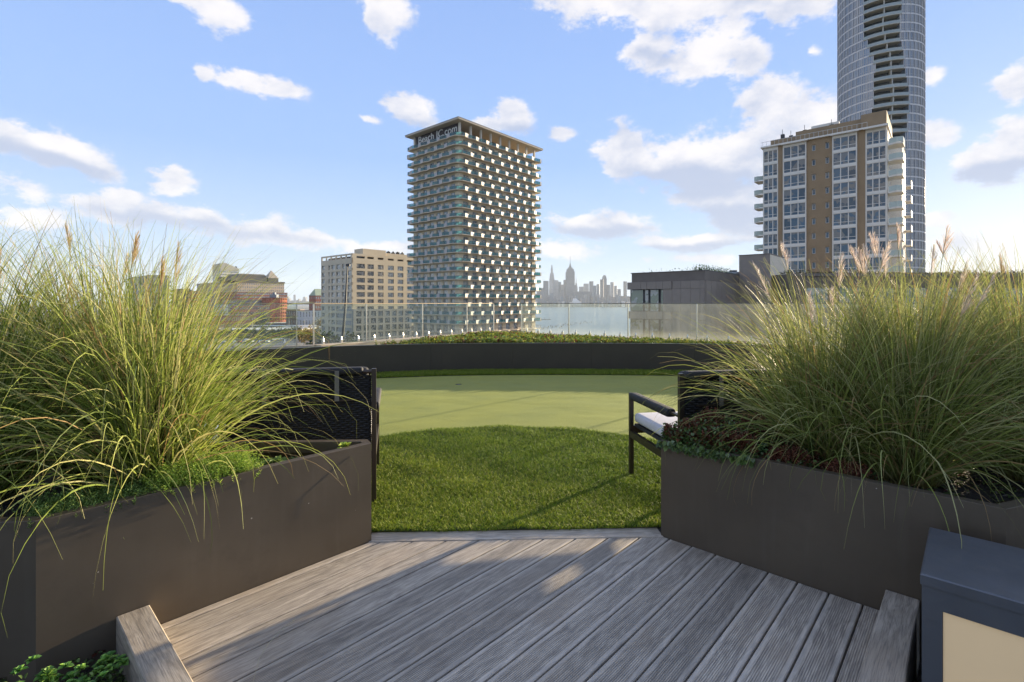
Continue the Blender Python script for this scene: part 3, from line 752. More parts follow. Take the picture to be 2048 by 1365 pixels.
grass_clump((2.62, 2.50, ZS), 'dense grass clump at the photo edge behind the boxy lamp', 1600, 24, (.8, 1.25), (.04, .85), (.5, 2.0), shdc, plumes=4, pl_h=1.18, pc_=PALE)
grass_clump((3.0, 2.90, ZS), 'grass clump at the back corner with brown seed stalks against the sky', 1250, 25, (.85, 1.38), (.03, .7), (.4, 1.7), shdc, plumes=5, pl_h=1.30)

# sedum mats and flowers in the planters
def near_line(a, b, n, w0, w1):
    a, b = np.array(a), np.array(b); t = rng.random(n)[:, None]; d = (b - a) / np.linalg.norm(b - a); nn = np.array([-d[1], d[0]])
    return a * (1 - t) + b * t + nn * (w0 + (w1 - w0) * rng.random(n))[:, None]
def mound(cx, cy, rx, ry, n, rot=0.):
    a = rng.random(n) * 6.3; r = np.sqrt(rng.random(n)); x = np.cos(a) * r * rx; y = np.sin(a) * r * ry
    c, s = math.cos(rot), math.sin(rot); return np.stack([cx + x * c - y * s, cy + x * s + y * c, r], 1)
def plant(name, label, cat, loc, parts_, group=None):
    """parts_: list of (part name, (V,F,C) in world); becomes an Empty with mesh parts"""
    t = thing(name, label, cat, loc, 0, group)
    for nm, (V, Fq, C) in parts_:
        mk(nm, np_mesh(nm, V - np.array(loc), Fq, M_leaf, colr=C), None, t, kind='stuff')
    return t
# bright creeping sedum spilling over the sunlit rim
def sedum_mat(px0, px1, label, cols, H, n, lo=.02, hi=.22, yb=None, z0=.475):
    a = TIPL - EU * px0; b = TIPL - EU * px1
    P = near_line(tuple(a), tuple(b), n, -hi, -lo); P = P  # inside lies away from the deck
    P3 = np.column_stack([P, z0 + .03 * rng.random(len(P))])
    V, Fq, C = sprigs(P3, H, 16, .014, cols, .8, .4)
    return plant('creeping_sedum', label, 'sedum', (float(a.x), float(a.y), z0), [('foliage', (V, Fq, C))])
# direction check: interior of the sunlit planter is to the left of EU
sedum_mat(.62, .98, 'bright green feathery sedum spilling over the sunlit planter rim beside the grass', G_sedum * 1.15, .125, 1700)
sedum_mat(.95, 1.40, 'lower dull green sedum along the rim toward the planter corner', G_green * 1.4, .075, 1100, .02, .30)
P = np.column_stack([rng.random(900) * .9 - 1.55 - .25, rng.random(900) * .45 + 2.35, np.full(900, .47)])
P = P[inpoly(P[:, :2], inset(PL, .06))]
V, Fq, C = rosettes(P, 7, .028, np.vstack([G_green, G_red[:1], G_green]))
plant('ground_cover_patch', 'dark low leaves on the soil between the grass and the planter tip', 'ground cover', (-1.3, 2.55, .46), [('foliage', (V, Fq, C))])
P = mound(-1.22, 2.58, .10, .05, 60); V, Fq, C = rosettes(np.column_stack([P[:, :2], .49 + .04 * (1 - P[:, 2])]), 9, .04, G_green * 1.3)
plant('rosette_plant', 'flat green rosette plant in the middle of the narrow planter end', 'plant', (-1.22, 2.58, .46), [('foliage', (V, Fq, C))])
P = mound(-.93, 2.79, .035, .02, 14); V, Fq, C = rosettes(np.column_stack([P[:, :2], .50 + .06 * (1 - P[:, 2])]), 8, .035, np.array([[.35, .42, .06], [.28, .38, .05]]))
plant('rosette_plant', 'tiny lime green rosette plant at the very tip of the planter', 'plant', (-.93, 2.79, .46), [('foliage', (V, Fq, C))])
# small-leaved plants with red flower heads along the shaded planter
redspots = [(.98, 2.83, .13, .19, 'red-flowered stonecrop hanging over the tip of the dark planter'),
            (1.14, 2.86, .14, .23, 'tallest red-flowered stonecrop in front of the armchair cushion'),
            (1.20, 2.70, .14, .15, 'leafy stonecrop overhanging the planter rim below the cushion'),
            (1.36, 2.80, .16, .22, 'dark red stonecrop in front of the chair back'),
            (1.42, 2.56, .14, .10, 'low stonecrop with cream and red heads along the planter rim'),
            (1.52, 2.72, .15, .16, 'dark stonecrop at the foot of the arching grass'),
            (1.62, 2.42, .13, .07, 'flat rusty stonecrop on the rim before the shaded grass')]
for (cx, cy, r, h, lab) in redspots:
    P = mound(cx, cy, r, r * .75, int(170 * r / .13)); P = P[(P[:, :2] @ np.array([EU.x, EU.y])) > UR + .035]; top = ZS + h * (1 - P[:, 2] ** 2 * .7)
    parts_ = []
    if cx < 1.35:     # the outer shoots lean over the rim
        q_ = rng.random(70); uu = UR + .015 + .06 * rng.random(70); c0v = Vector((cx, cy)).dot(EV); vv = c0v + (q_ - .5) * 2.1 * r
        Pe = np.stack([uu * EU.x + vv * EV.x, uu * EU.y + vv * EV.y], 1); P = np.vstack([P, np.column_stack([Pe, np.full(70, .9)])]); top = np.concatenate([top, .565 + .05 * rng.random(70)])
        lv = (rng.random(60) - .5) * 2 * r + c0v; Pl = np.column_stack([np.stack([(UR - .012) * EU.x + lv * EV.x, (UR - .012) * EU.y + lv * EV.y], 1), .555 + .015 * rng.random(60) - .03 * rng.random(60)])
        Dl = np.tile(np.array([-EU.x, -EU.y, -.5]), (60, 1)) + rng.standard_normal((60, 3)) * .45; Dl /= np.linalg.norm(Dl, axis=1)[:, None]; over = leafset(Pl, Dl, np.full(60, .036), np.full(60, .023), np.vstack([G_blue, G_green]))
    else: over = None
    g1 = rosettes(np.column_stack([P[:, :2], top - .05 * rng.random(len(P)) - .015]), 8, .028, np.vstack([G_blue, G_green, G_red[:2]]), (.7, 1.6), .62)
    n2 = P[::1]; g2 = sprigs(np.column_stack([n2[:, :2], top - .01]), .055, 14, .016, G_red, .5, .6)
    stems = sprigs(np.column_stack([P[:, :2], np.full(len(P), ZS)]), h * .8, 8, .03, np.vstack([G_blue, G_green]), .35, .6)
    plant('stonecrop', lab, 'stonecrop', (cx, cy, ZS), [('foliage', joined([g1, stems] + ([over] if over else []))), ('flower_heads', g2)], 'stonecrops at the tip of the dark planter')
for (cx, cy, r, h, lab) in [(1.30, 2.66, .05, .13, 'pale green rosette cluster between the red stonecrops'), (1.25, 2.78, .04, .19, 'small upright light green rosette beside the armchair back'), (1.06, 2.80, .035, .18, 'single light green rosette just before the white cushion')]:
    P = mound(cx, cy, r, r, 22); V, Fq, C = rosettes(np.column_stack([P[:, :2], ZS + h * (1 - .3 * P[:, 2])]), 12, .032, np.array([[.18, .30, .10], [.14, .25, .08]]), (.3, 1.2), .55)
    plant('rosette_plant', lab, 'plant', (cx, cy, ZS), [('foliage', (V, Fq, C))])
P = scatter(inset(PR, .07), 2600); P = P[(P[:, 0] < 3.4)]
V, Fq, C = rosettes(np.column_stack([P, np.full(len(P), ZS + .005)]), 6, .022, np.vstack([G_green * .8, G_red[:1] * .6, np.array([[.10, .085, .06], [.06, .05, .04], [.16, .14, .11]])]), (1., 1.6))
o = mk('mulch', np_mesh('mulch', V, Fq, M_leaf, colr=C), None, kind='stuff', label='dark leafy mulch between the shaded grasses', category='mulch')

near_bed = MB().prism([uv(-1.2, V0 + .001), uv(-1.2, VKERB - .3), uv(UKERB - .115, VKERB - .3), uv(UKERB - .115, V0 + .001)][::1], -.159, -.065)
near_bed.build('corner_soil', M_soil, kind='structure')
# plants in the bed in the near corner, below the kerb timber
spots = []
for (px_, d_, zt__) in [(58, 1.66, .155), (105, 1.70, .085), (140, 1.72, .085), (222, 1.80, .05), (60, 1.56, .05), (120, 1.60, .035), (196, 1.74, .05), (18, 1.60, .03), (165, 1.64, .02), (212, 1.66, .0)]:
    spots.append(((px_ - 1024) * d_ / F, d_, .036, zt__ + .10))
words = ['tall lime rosette standing against the corner of the sunlit planter', 'round green rosette under the planter corner, just right of the tall one', 'dark rosette in the shadow under the planter face', 'reddish stemmed rosette tucked against the end of the kerb timber',
         'broad green rosette at the bottom edge of the photo', 'low rosette cluster in the middle of the corner bed', 'small rosette close to the side of the kerb timber', 'bright rosette lowest in the corner of the photo', 'dusky leaves at the photo edge below the shaded planter end', 'flat leaves under the side of the kerb timber at the bottom']
for (cx, cy, r, h), lab in zip(spots, words):
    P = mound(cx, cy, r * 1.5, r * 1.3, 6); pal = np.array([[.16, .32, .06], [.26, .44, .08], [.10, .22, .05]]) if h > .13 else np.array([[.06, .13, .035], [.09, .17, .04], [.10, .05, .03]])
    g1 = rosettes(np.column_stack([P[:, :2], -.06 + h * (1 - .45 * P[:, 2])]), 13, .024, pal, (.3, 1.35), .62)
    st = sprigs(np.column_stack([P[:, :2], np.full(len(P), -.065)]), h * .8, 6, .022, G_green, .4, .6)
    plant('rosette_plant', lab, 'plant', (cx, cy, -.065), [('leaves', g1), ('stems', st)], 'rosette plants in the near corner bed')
P = rng.random((1500, 2)) * [1.9, 1.2] + [-2.3, .8]; P = P[(P @ np.array([EU.x, EU.y])) < UKERB - .13]
V, Fq, C = rosettes(np.column_stack([P, np.full(len(P), -.055) + .05 * rng.random(len(P)) ** 2]), 6, .022, np.vstack([G_green * .5, G_red[:1] * .5, np.array([[.05, .035, .02]])]), (.9, 1.6))
mk('leaf_litter', np_mesh('leaf_litter', V, Fq, M_leaf, colr=C), None, kind='stuff')
P = rng.random((500, 2)) * [.5, 1.2] + [1.3, 1.2]; P = P[(P @ np.array([EV.x, EV.y])) > VKERB + .12]
V, Fq, C = rosettes(np.column_stack([P, np.full(len(P), -.15)]), 6, .03, G_green * .8, (.9, 1.6))
mk('leaf_litter', np_mesh('leaf_litter', V, Fq, M_leaf, colr=C), None, kind='stuff')
# fallen blade on the deck
pts = [gp(592, 1237, .004), gp(560, 1262, .02), gp(535, 1290, .03), gp(518, 1318, .02), gp(506, 1365, .004)]
zz = [.004, .02, .03, .02, .004]
o = MB().tube([(p[0], p[1], q) for p, q in zip(pts, zz)], [.0007, .0011, .0011, .001, .0006], 5).build('fallen_blade', mat('dry_blade', (.42, .38, .24), .6), None, smooth=True)
o['label'] = 'single dry grass blade lying curved on the deck boards'; o['category'] = 'grass blade'

# ------------------------------------------------------------------ armchairs
def rbox(name, x0, x1, y0, y1, z0, z1, m, parent, bev=.03, seg=3, puff=0.):
    bm = bmesh.new(); bmesh.ops.create_cube(bm, size=1)
    for v_ in bm.verts: v_.co = Vector(((x0 + x1) / 2 + v_.co.x * (x1 - x0), (y0 + y1) / 2 + v_.co.y * (y1 - y0), (z0 + z1) / 2 + v_.co.z * (z1 - z0)))
    bmesh.ops.bevel(bm, geom=list(bm.edges), offset=bev, segments=seg, affect='EDGES', profile=.6)
    me = bpy.data.meshes.new(name); bm.to_mesh(me); bm.free(); return mk(name, me, m, parent, smooth=True)
def armchair(loc, rz, label):
    """local: x to the right seen from behind, y forward, origin at rear-left foot"""
    W, Dp, H = .93, .78, .905
    t = thing('lounge_armchair', label, 'armchair', loc, rz, 'rope-back lounge armchairs')
    for x in (0, W):
        MB().box(x - .015, x + .015, -.015, .015, 0, H, .003).build('leg', M_frame, t)
        MB().box(x - .015, x + .015, Dp - .015, Dp + .015, 0, .645, .003).build('leg', M_frame, t)
        # padded armrest on a steel bar
        s_ = MB(); s_.bar((x, Dp - .015, .632), (x, 0.015, .632), .026, .014); s_.build('arm_bar', M_frame, t)
        sg = -1 if x > .4 else 1
        rbox('arm_pad', x - .034, x + .034, .12, Dp - .03, .60, .655, M_rope, t, .02)
        MB().bar((x, Dp - .015, .325), (x, .015, .325), .028, .05).build('side_rail', M_frame, t)
    MB().bar((.015, 0, .325), (W - .015, 0, .325), .028, .05).build('rail', M_frame, t)
    MB().bar((.015, Dp, .36), (W - .015, Dp, .36), .028, .06).build('rail', M_frame, t)
    MB().tube([(.015, 0, H - .02), (W - .015, 0, H - .02)], .014, 8).build('top_bar', M_frame, t)
    # woven rope back: one row of cord per wrap, bulging in and out of the uprights
    wv = MB(); nz_ = 34; nx = 30; zz0, zz1 = .36, H - .045
    for r_ in range(nz_):
        z = zz0 + (zz1 - zz0) * (r_ + .5) / nz_
        pts = []
        for k in range(nx + 1):
            x = .02 + (W - .04) * k / nx; pts.append((x, .012 + .007 * (1 if (k + r_) % 2 else -1), z))
        wv.tube(pts, .0095, 5)
    wv.build('backrest', M_rope, t, kind='stuff', smooth=True)
    for k in range(9):
        x = .03 + (W - .06) * k / 8; MB().tube([(x, .012, zz0 - .01), (x, .012, zz1 + .02)], .006, 6).build('back_upright', M_frame, t)
    # back cushion rolled over the top bar, held by straps
    rbox('back_cushion', .035, W - .035, .03, .13, .46, H + .002, M_rope, t, .04, 4)
    rbox('top_roll', .03, W - .16 + .09, -.03, .05, H - .035, H + .012, M_rope, t, .022, 4)
    for x in (.255, W - .235):
        MB().box(x - .014, x + .014, -.038, -.034, .70, H - .005).build('strap', M_strap, t)
    MB().bar((.1, -.012, .70), (W - .12, -.012, .70), .006, .012).build('strap_bar', M_frame, t)
    # seat
    MB().box(.02, W - .02, .06, Dp - .02, .385, .41).build('seat_frame', M_rope, t)
    rbox('seat_cushion', .02, W - .02, .10, Dp + .0, .415, .49, M_cush, t, .034, 4)
    return t
a0 = R(9.5)
aL = R(13.5)
armchair((-.935 - .93 * math.cos(aL), 3.37 - .93 * math.sin(aL), .004), aL, 'dark rope-back armchair seen from behind, beyond the sunlit planter, one tall rear leg in view')
armchair((1.063, 3.13, .004), a0, 'dark rope-back armchair with white seat cushion and front leg showing past the dark planter')
def side_table(loc, rz, label):
    t = thing('side_table', label, 'side table', loc, rz, 'white side tables by the armchairs')
    MB().box(0, .56, 0, .52, .435, .455, .004).build('table_top', M_white, t)
    for (x, y) in ((.03, .03), (.53, .03), (.53, .49), (.03, .49)): MB().box(x - .014, x + .014, y - .014, y + .014, 0, .435).build('leg', M_frame, t)
side_table((-2.52, 3.15, .004), a0, 'low table with pale blue-white top glimpsed through the sunlit grass')
side_table((2.12, 3.32, .004), a0, 'low white-topped table glimpsed through the shaded arching grass')
# ================================================================== THE CITY
GRID = R(-41)      # street grid; local x runs right and toward the river front, y away
GA = Vector((math.cos(GRID), math.sin(GRID))); GB = Vector((-GA.y, GA.x))
ZG = -28.0; ZW = -29.5
def watermat():
    m = bpy.data.materials.new('river_water'); m.use_nodes = True; T = NT(m.node_tree); b = T.n['Principled BSDF']
    tc = T.new('ShaderNodeTexCoord'); p = T.vmath('MULTIPLY', tc.outputs['Object'], (.35, 1., 1))
    n = T.noise(p, .06, 8, .65); n2 = T.noise(T.vmath('MULTIPLY', tc.outputs['Object'], (.25, 1, 1)), .004, 4)
    c = T.mix(T.mapr(n2, .35, .65), (.035, .085, .125, 1), (.07, .125, .16, 1)); T.l.new(c, b.inputs['Base Color'])
    b.inputs['Roughness'].default_value = .28; b.inputs['Specular IOR Level'].default_value = .6
    bn = T.new('ShaderNodeBump'); bn.inputs['Strength'].default_value = .9; bn.inputs['Distance'].default_value = 1.2
    T.l.new(n, bn.inputs['Height']); T.l.new(bn.outputs[0], b.inputs['Normal']); return m
def sheet(name, pts, z, m, **kw):
    return MB().poly([(p[0], p[1], z) for p in pts]).build(name, m, kind='structure', **kw)
sheet('water', [(-20000, -3000), (22000, -3000), (22000, 26000), (-20000, 26000)], ZW, watermat())
def landmat():
    m = bpy.data.materials.new('city_ground'); m.use_nodes = True; T = NT(m.node_tree); b = T.n['Principled BSDF']
    tc = T.new('ShaderNodeTexCoord'); p = tc.outputs['Object']
    c = T.mix(T.mapr(T.noise(p, .02, 5), .42, .58), (.10, .10, .095, 1), (.26, .235, .18, 1))
    c = T.mix(T.mapr(T.noise(p, .035, 5), .5, .62), c, (.07, .10, .04, 1))
    T.l.new(c, b.inputs['Base Color']); b.inputs['Roughness'].default_value = .9; return m
M_land = landmat()
def land(name, pts): MB().prism(pts, ZW - 3, ZG).build(name, M_land, kind='structure')
land('ground', [(-2600, -300), (600, -300), (600, 215), (60, 240), (-20, 260), (-120, 1000), (-700, 2600), (-2600, 2600)])
land('ground', [(-6000, 2600.5), (-700, 2600.5), (-1500, 5200), (-6000, 7000)])
land('far_shore', [(-3900, 8800), (-700, 4700), (300, 3950), (1500, 3900), (3500, 3700), (9000, 3300), (9000, 9000), (-3900, 9000)])

M_conc = mat('pale_concrete', (.74, .62, .45), .8, 0, .08, .3); M_slab = mat('balcony_slab', (.62, .51, .37), .8, 0, .1, .5)
M_beige = mat('beige_wall', (.62, .53, .385), .85, 0, .07, .15); M_wp = mat('white_panel', (.46, .44, .42), .6, 0, .04, .4, rand=.05)
M_win = windowmat('window_glass', (.085, .095, .10), .06, .46, .8); M_winb = windowmat('window_blue', (.03, .06, .085), .05, .20, .6)
M_teal = glassmat('teal_glass', (.58, .78, .80), .34, (.20, .44, .50), 1.3); M_dark = mat('dark_metal', (.05, .05, .05), .5, .3)
_q = M_winb.node_tree.nodes['Principled BSDF']; _q.inputs['IOR'].default_value = 1.55; _q.inputs['Specular IOR Level'].default_value = .5
M_wframe = mat('window_frame', (.66, .65, .60), .5); M_dframe = mat('dark_frame', (.09, .085, .08), .5)

def win_me(w, h, nx=1, nz=1, t=.06, split=None, d=.05):
    """frame of a window, lower left corner at the origin, and its panes"""
    f = MB(); f.box(0, t, -d, 0, 0, h); f.box(w - t, w, -d, 0, 0, h); f.box(t, w - t, -d, 0, 0, t); f.box(t, w - t, -d, 0, h - t, h)
    zs = [split * h] if split else [h * k / nz for k in range(1, nz)]
    for k in range(1, nx):
        x = w * k / nx; f.box(x - t / 2, x + t / 2, -d + .004, 0, t, h - t)
    for z in zs: f.box(t, w - t, -d + .008, 0, z - t / 2, z + t / 2)
    p = MB().poly([(t, -.012, t), (w - t, -.012, t), (w - t, -.012, h - t), (t, -.012, h - t)])
    return f, p
class Side:
    """a facade of a building: local x along it, local -y outwards"""
    def __init__(s, x, y, rz): s.o = Vector((x, y)); s.rz = rz; s.d = Vector((math.cos(rz), math.sin(rz))); s.n = Vector((math.sin(rz), -math.cos(rz)))
    def at(s, a, out=0.): p = s.o + s.d * a + s.n * out; return (p.x, p.y)
    def box(s, mb, a0, a1, o0, o1, z0, z1):
        """o0 < o1 outwards distances"""
        mb.prism([s.at(a0, o1), s.at(a1, o1), s.at(a1, o0), s.at(a0, o0)], z0, z1)
_wc = {}
def put_windows(t, side, slots, rows, wh, m_f, m_p, out=-.35, nx=1, nz=1, split=None, two=True, tt=.06, skip=None):
    for (a0, a1) in slots:
        w = round(a1 - a0, 2); key = (w, wh, nx, nz, split, m_f.name, m_p.name, two, tt)
        if key not in _wc:
            f, p = win_me(w, wh, nx, nz, tt, split); fm = f.mesh('window'); fm.materials.append(m_f); pm = p.mesh('pane'); pm.materials.append(m_p)
            _wc[key] = (fm, pm)
        fm, pm = _wc[key]
        for i, z in enumerate(rows):
            if skip and skip(a0, i): continue
            x, y = side.at(a0, out); o = inst('window', fm, t, (x, y, z), side.rz)
            p_ = inst('pane', pm, o, (0, 0, 0))
def skeleton(mb, side, L, slots, rows, wh, z0, z1, dep=.35, a_lo=0.):
    """wall surface with openings: floor bands and the piers between the windows"""
    edges_ = [z0] + sum([[z, z + wh] for z in sorted(rows)], []) + [z1]
    for k in range(0, len(edges_), 2):
        if edges_[k + 1] - edges_[k] > .01: side.box(mb, a_lo, L, -dep, 0, edges_[k], edges_[k + 1])
    xs = [a_lo] + sum([[a, b] for a, b in sorted(slots)], []) + [L]
    for z in sorted(rows):
        for k in range(0, len(xs), 2):
            if xs[k + 1] - xs[k] > .02: side.box(mb, xs[k], xs[k + 1], -dep, -.004, z, z + wh)

# ---- central tower with zigzag balconies and the sign
CT = Vector((-18.1, 168.0)); RT = 64.5
tower = thing('apartment_tower', 'tall cream apartment tower with teal and white zigzag balconies and a Beach JC.com sign', 'apartment tower', (CT.x, CT.y, 0), GRID)
W_, D_ = 29.3, 46.9; BX0, BX1, BY0, BY1 = -W_ + 2.2, -2.2, 2.2, D_ - 2.2
PF = 3.08; Z1F = 59.0; NFL = 29
fl = [Z1F - PF * k for k in range(NFL)]
SL = Side(BX0, BY0, 0.); SR = Side(BX1, BY0, R(90)); SBk = Side(BX1, BY1, R(180)); SLf = Side(BX0, BY1, R(-90))
LF, LRt = BX1 - BX0, BY1 - BY0
def slots_for(L, n, w, m0=1.2): p = (L - 2 * m0) / n; return [(m0 + p * (k + .5) - w / 2, m0 + p * (k + .5) + w / 2) for k in range(n)]
sf = slots_for(LF, 6, 2.3); sr = slots_for(LRt, 9, 2.5)
wrows = [z + .12 for z in fl[1:]]
mb = MB(); mb.box(BX0 + .4, BX1 - .4, BY0 + .4, BY1 - .4, ZG, Z1F)
skeleton(mb, SL, LF, sf, wrows, 2.35, ZG, Z1F); skeleton(mb, SR, LRt, sr, wrows, 2.35, ZG, Z1F)
SBk.box(mb, 0, LF, -.4, 0, ZG, Z1F); SLf.box(mb, 0, LRt, -.4, 0, ZG, Z1F)
mb.build('wall', M_conc, tower)
put_windows(tower, SL, sf, wrows, 2.35, M_wframe, M_win, nx=2)
put_windows(tower, SR, sr, wrows, 2.35, M_wframe, M_win, nx=2)
def profile(L, ph):
    s_, out = .9, []; kind = 'glass'; d = 1.5
    out.append((s_, d)); kinds = []
    nxt = 1.2 + 1.35 * ph
    while True:
        if s_ + nxt >= L: out.append((L, d)); kinds.append('glass' if kind == 'glass' else 'white'); break
        s_ += nxt; kinds.append(kind)
        d = 1.7 if kind == 'glass' else 1.12
        out.append((s_, d)); kind = 'white' if kind == 'glass' else 'glass'; nxt = 2.25 if kind == 'white' else 3.0
    return out, kinds
floor_me = []
for ph in range(3):
    pr, kr = profile(D_ - 2.0, ph); plf, kl = profile(W_ - 2.0, (ph + 1) % 3)
    right = [(BX1 + d, BY0 + s_ - .6) for s_, d in pr]; left = [(BX1 - s_ + .6, BY0 - d) for s_, d in plf]
    # ends wrap round the far corners
    line = [(BX0 + 1.0, BY1 + 1.6)][:0] + [(BX0 - 2.3, BY0 + 2.5), (BX0 - 2.3, BY0 - 1.0)] + list(reversed(left)) + right + [(BX1 + 1.0, BY1 + 2.4), (BX1 - 3, BY1 + 2.4)]
    kinds = ['glass', 'glass'] + list(reversed(kl)) + ['glass'] + kr + ['glass', 'glass']
    inner = [(BX1 - 3, BY1 - .5), (BX1 - .5, BY1 - .5), (BX1 - .5, BY0 + .5), (BX0 + .5, BY0 + .5), (BX0 + .5, BY0 + 2.5)]
    smb = MB(); i0 = 0; smb.prism(line + inner, 0, .26)
    sm = smb.mesh('balcony_slab'); sm.materials.append(M_slab)
    segs = []
    for k in range(len(line) - 1):
        a, b = Vector(line[k]), Vector(line[k + 1]); c = b - a; L = c.length; ang = math.atan2(c.y, c.x)
        w = kinds[k] == 'white'
        if w: me = MB().box(.0, L, .02, .14, -.04, 1.38).mesh('balcony_panel'); me.materials.append(M_wp)
        else:
            g_ = MB().box(.05, L - .05, .05, .09, .27, 1.28); me = g_.mesh('balustrade'); me.materials.append(M_teal)
            n0 = len(me.polygons)
        segs.append((me, (a.x, a.y), ang, w))
    rail = MB()
    for k in range(len(line) - 1):
        if kinds[k] == 'glass':
            a, b = Vector(line[k]), Vector(line[k + 1]); c = (b - a).normalized(); n_ = Vector((-c.y, c.x)) * .07; a = a + n_; b = b + n_
            rail.bar((a.x, a.y, 1.32), (b.x, b.y, 1.32), .09, .07)
            m_ = max(1, round((b - a).length / 1.6))
            for q in range(m_ + 1): p = a.lerp(b, q / m_); rail.bar((p.x, p.y, .26), (p.x, p.y, 1.3), .07, .07)
    rm = rail.mesh('balcony_rail'); rm.materials.append(M_dframe)
    floor_me.append((sm, segs, rm))
for k, z in enumerate(fl):
    sm, segs, rm = floor_me[k % 3]
    inst('balcony_slab', sm, tower, (0, 0, z - .26))
    inst('balcony_rail', rm, tower, (0, 0, z - .26))['kind'] = 'stuff'
    if k > 21: continue
    for me, p, ang, w in segs: inst('balcony_panel' if w else 'balustrade', me, tower, (p[0], p[1], z - .26), ang)
# sky storey: columns, recessed dark walls, thin roof
mb = MB(); mb.box(BX0 + 2.6, BX1 - 6, BY0 + 5.5, BY1 - 4, Z1F, RT - .75)
mb.build('wall', mat('sky_storey_wall', (.30, .22, .15), .8, col2=(.05, .06, .07, 1), c2scale=.18, c2lim=(.5, .52)), tower)
cme = MB().box(-.35, .35, -.35, .35, 0, RT - .7 - Z1F).mesh('column'); cme.materials.append(mat('white_column', (.72, .66, .56), .7))
for k in range(9): inst('column', cme, tower, (BX1 - .2, BY0 + .6 + k * (LRt - 1.2) / 8, Z1F))
inst('column', cme, tower, (BX0 + .3, BY0 + .4, Z1F))
MB().box(BX0 + 1.2, BX1 - .8, BY0 + .3, BY0 + .6, Z1F + .4, RT - .9).build('sign_board', mat('sign_board', (.035, .028, .032), .8), tower)
MB().box(-W_, 0, 0, D_, RT - .7, RT - .16).build('roof', mat('roof_soffit', (.55, .47, .36), .8), tower)
MB().box(-W_ - .1, .1, -.1, D_ + .1, RT - .15, RT).build('roof_edge', mat('roof_edge', (.34, .32, .30), .6), tower)
cu = bpy.data.curves.new('sign_lettering', 'FONT'); cu.body = 'Beach JC.com'; cu.size = 3.75; cu.extrude = .08; cu.space_character = 1.02
cu.materials.append(mat('sign_letters', (.75, .73, .68), .5)); o = bpy.data.objects.new('sign_curve', cu); col.objects.link(o); bpy.context.view_layer.update()
tm_ = bpy.data.meshes.new_from_object(o.evaluated_get(bpy.context.evaluated_depsgraph_get())); bpy.data.objects.remove(o)
o = mk('sign_lettering', tm_, None, tower)
o.location = (BX0 + 2.6, BY0 + .12, Z1F + 1.75); o.rotation_euler = (R(90), 0, 0)

# ---- the mid-rise pale block to its side
MC = Vector((-68.8, 214.0)); ZT = 22.9
mid = thing('apartment_block', 'beige mid-rise apartment block behind the leaning crane boom, beside the balcony tower', 'apartment block', (MC.x, MC.y, 0), GRID)
mw, md = 26.5, 60.
sL = Side(-mw, 0, 0.); sR = Side(0, 0, R(90))
rows = [ZT - 4.3 - 2.0 - 3.1 * k + .0 for k in range(11)]
slL = [(.6, 3.4), (6.6, 7.8), (9.2, 12.3), (13.4, 16.9), (18.3, 20.6), (22.6, 25.6)]
slR = [(2.2 + 5.35 * k, 2.2 + 5.35 * k + (4.1, 3.3, 3.0, 3.3, 3.3, 4.2, 3.3)[k % 7]) for k in range(10)]
mb = MB(); mb.box(-mw + .5, -.5, .5, md - .1, ZG, ZT - 2.9)
skeleton(mb, sL, mw, slL, rows, 2.0, ZG, ZT - 2.9, .5); skeleton(mb, sR, md, slR, rows, 2.0, ZG, ZT - 2.9, .5)
mb.build('wall', M_beige, mid)
# roof parapet with a row of openings
mb = MB(); po = [(a, b) for a, b in slR]; skeleton(mb, sR, md, po, [ZT - 1.9], 1.0, ZT - 2.895, ZT, .4)
pl_ = [(.8 + 4.2 * k, .8 + 4.2 * k + 3.5) for k in range(6)]; skeleton(mb, sL, mw, pl_, [ZT - 2.0], 1.3, ZT - 2.895, ZT, .4)
mb.build('parapet', M_beige, mid)
mb = MB(); mb.box(-mw + 3, -.5 - 2, 2, md - 1, ZT - 2.9, ZT - .9); mb.build('roof', M_dframe, mid)
mb = MB(); mb.box(-8, -1.2, 6, 18, ZT - .9, ZT + 2.6); mb.build('roof_house', M_beige, mid); mb = MB(); mb.box(-10, -2.0, 18.05, 44, ZT - .9, ZT + 1.6); mb.build('roof_house', M_beige, mid)
for k in range(5): MB().box(-6 + k * .3, -4.8 + k * .3, 19 + k * 2.4, 20.4 + k * 2.4, ZT + 1.6, ZT + 2.4 + .3 * (k % 2)).cyl(-5 + k * .3, 19.5 + k * 2.4, ZT + 2.3, ZT + 2.9, .4).build('roof_unit', M_dark, mid)
put_windows(mid, sL, slL, rows, 2.0, M_wframe, M_win, -.45, nx=2)
put_windows(mid, sR, slR, rows, 2.0, M_dframe, M_win, -.45, nx=3, split=.42)
# beige block's lower storeys as a separate front, their shade put into grey walls
wg = thing('apartment_block', 'lower storeys of the beige block, shade painted grey, with dark windows, behind the glass', 'apartment block', (MC.x + GA.x * 1.0, MC.y + GA.y * 1.0, 0), GRID)
L_ = 31; wl = slots_for(L_, 8, 2.5, .8); wr = [-2.2 - 3.1 * k - 2.2 for k in range(7)]
sF = Side(0, 0, R(90)); mb = MB(); mb.box(-12, -.5, .2, L_, ZG, -1.2); skeleton(mb, sF, L_, wl, wr, 2.3, ZG, -1.2, .5); sF2 = Side(-12, 0, 0); sF2.box(mb, .0, 11.99, -.19, 0, ZG, -1.2)
mb.build('wall', mat('shaded_wall', (.33, .32, .30), .85, 0, .08, .2), wg); put_windows(wg, sF, wl, wr, 2.3, M_dframe, M_win, -.42, nx=2)

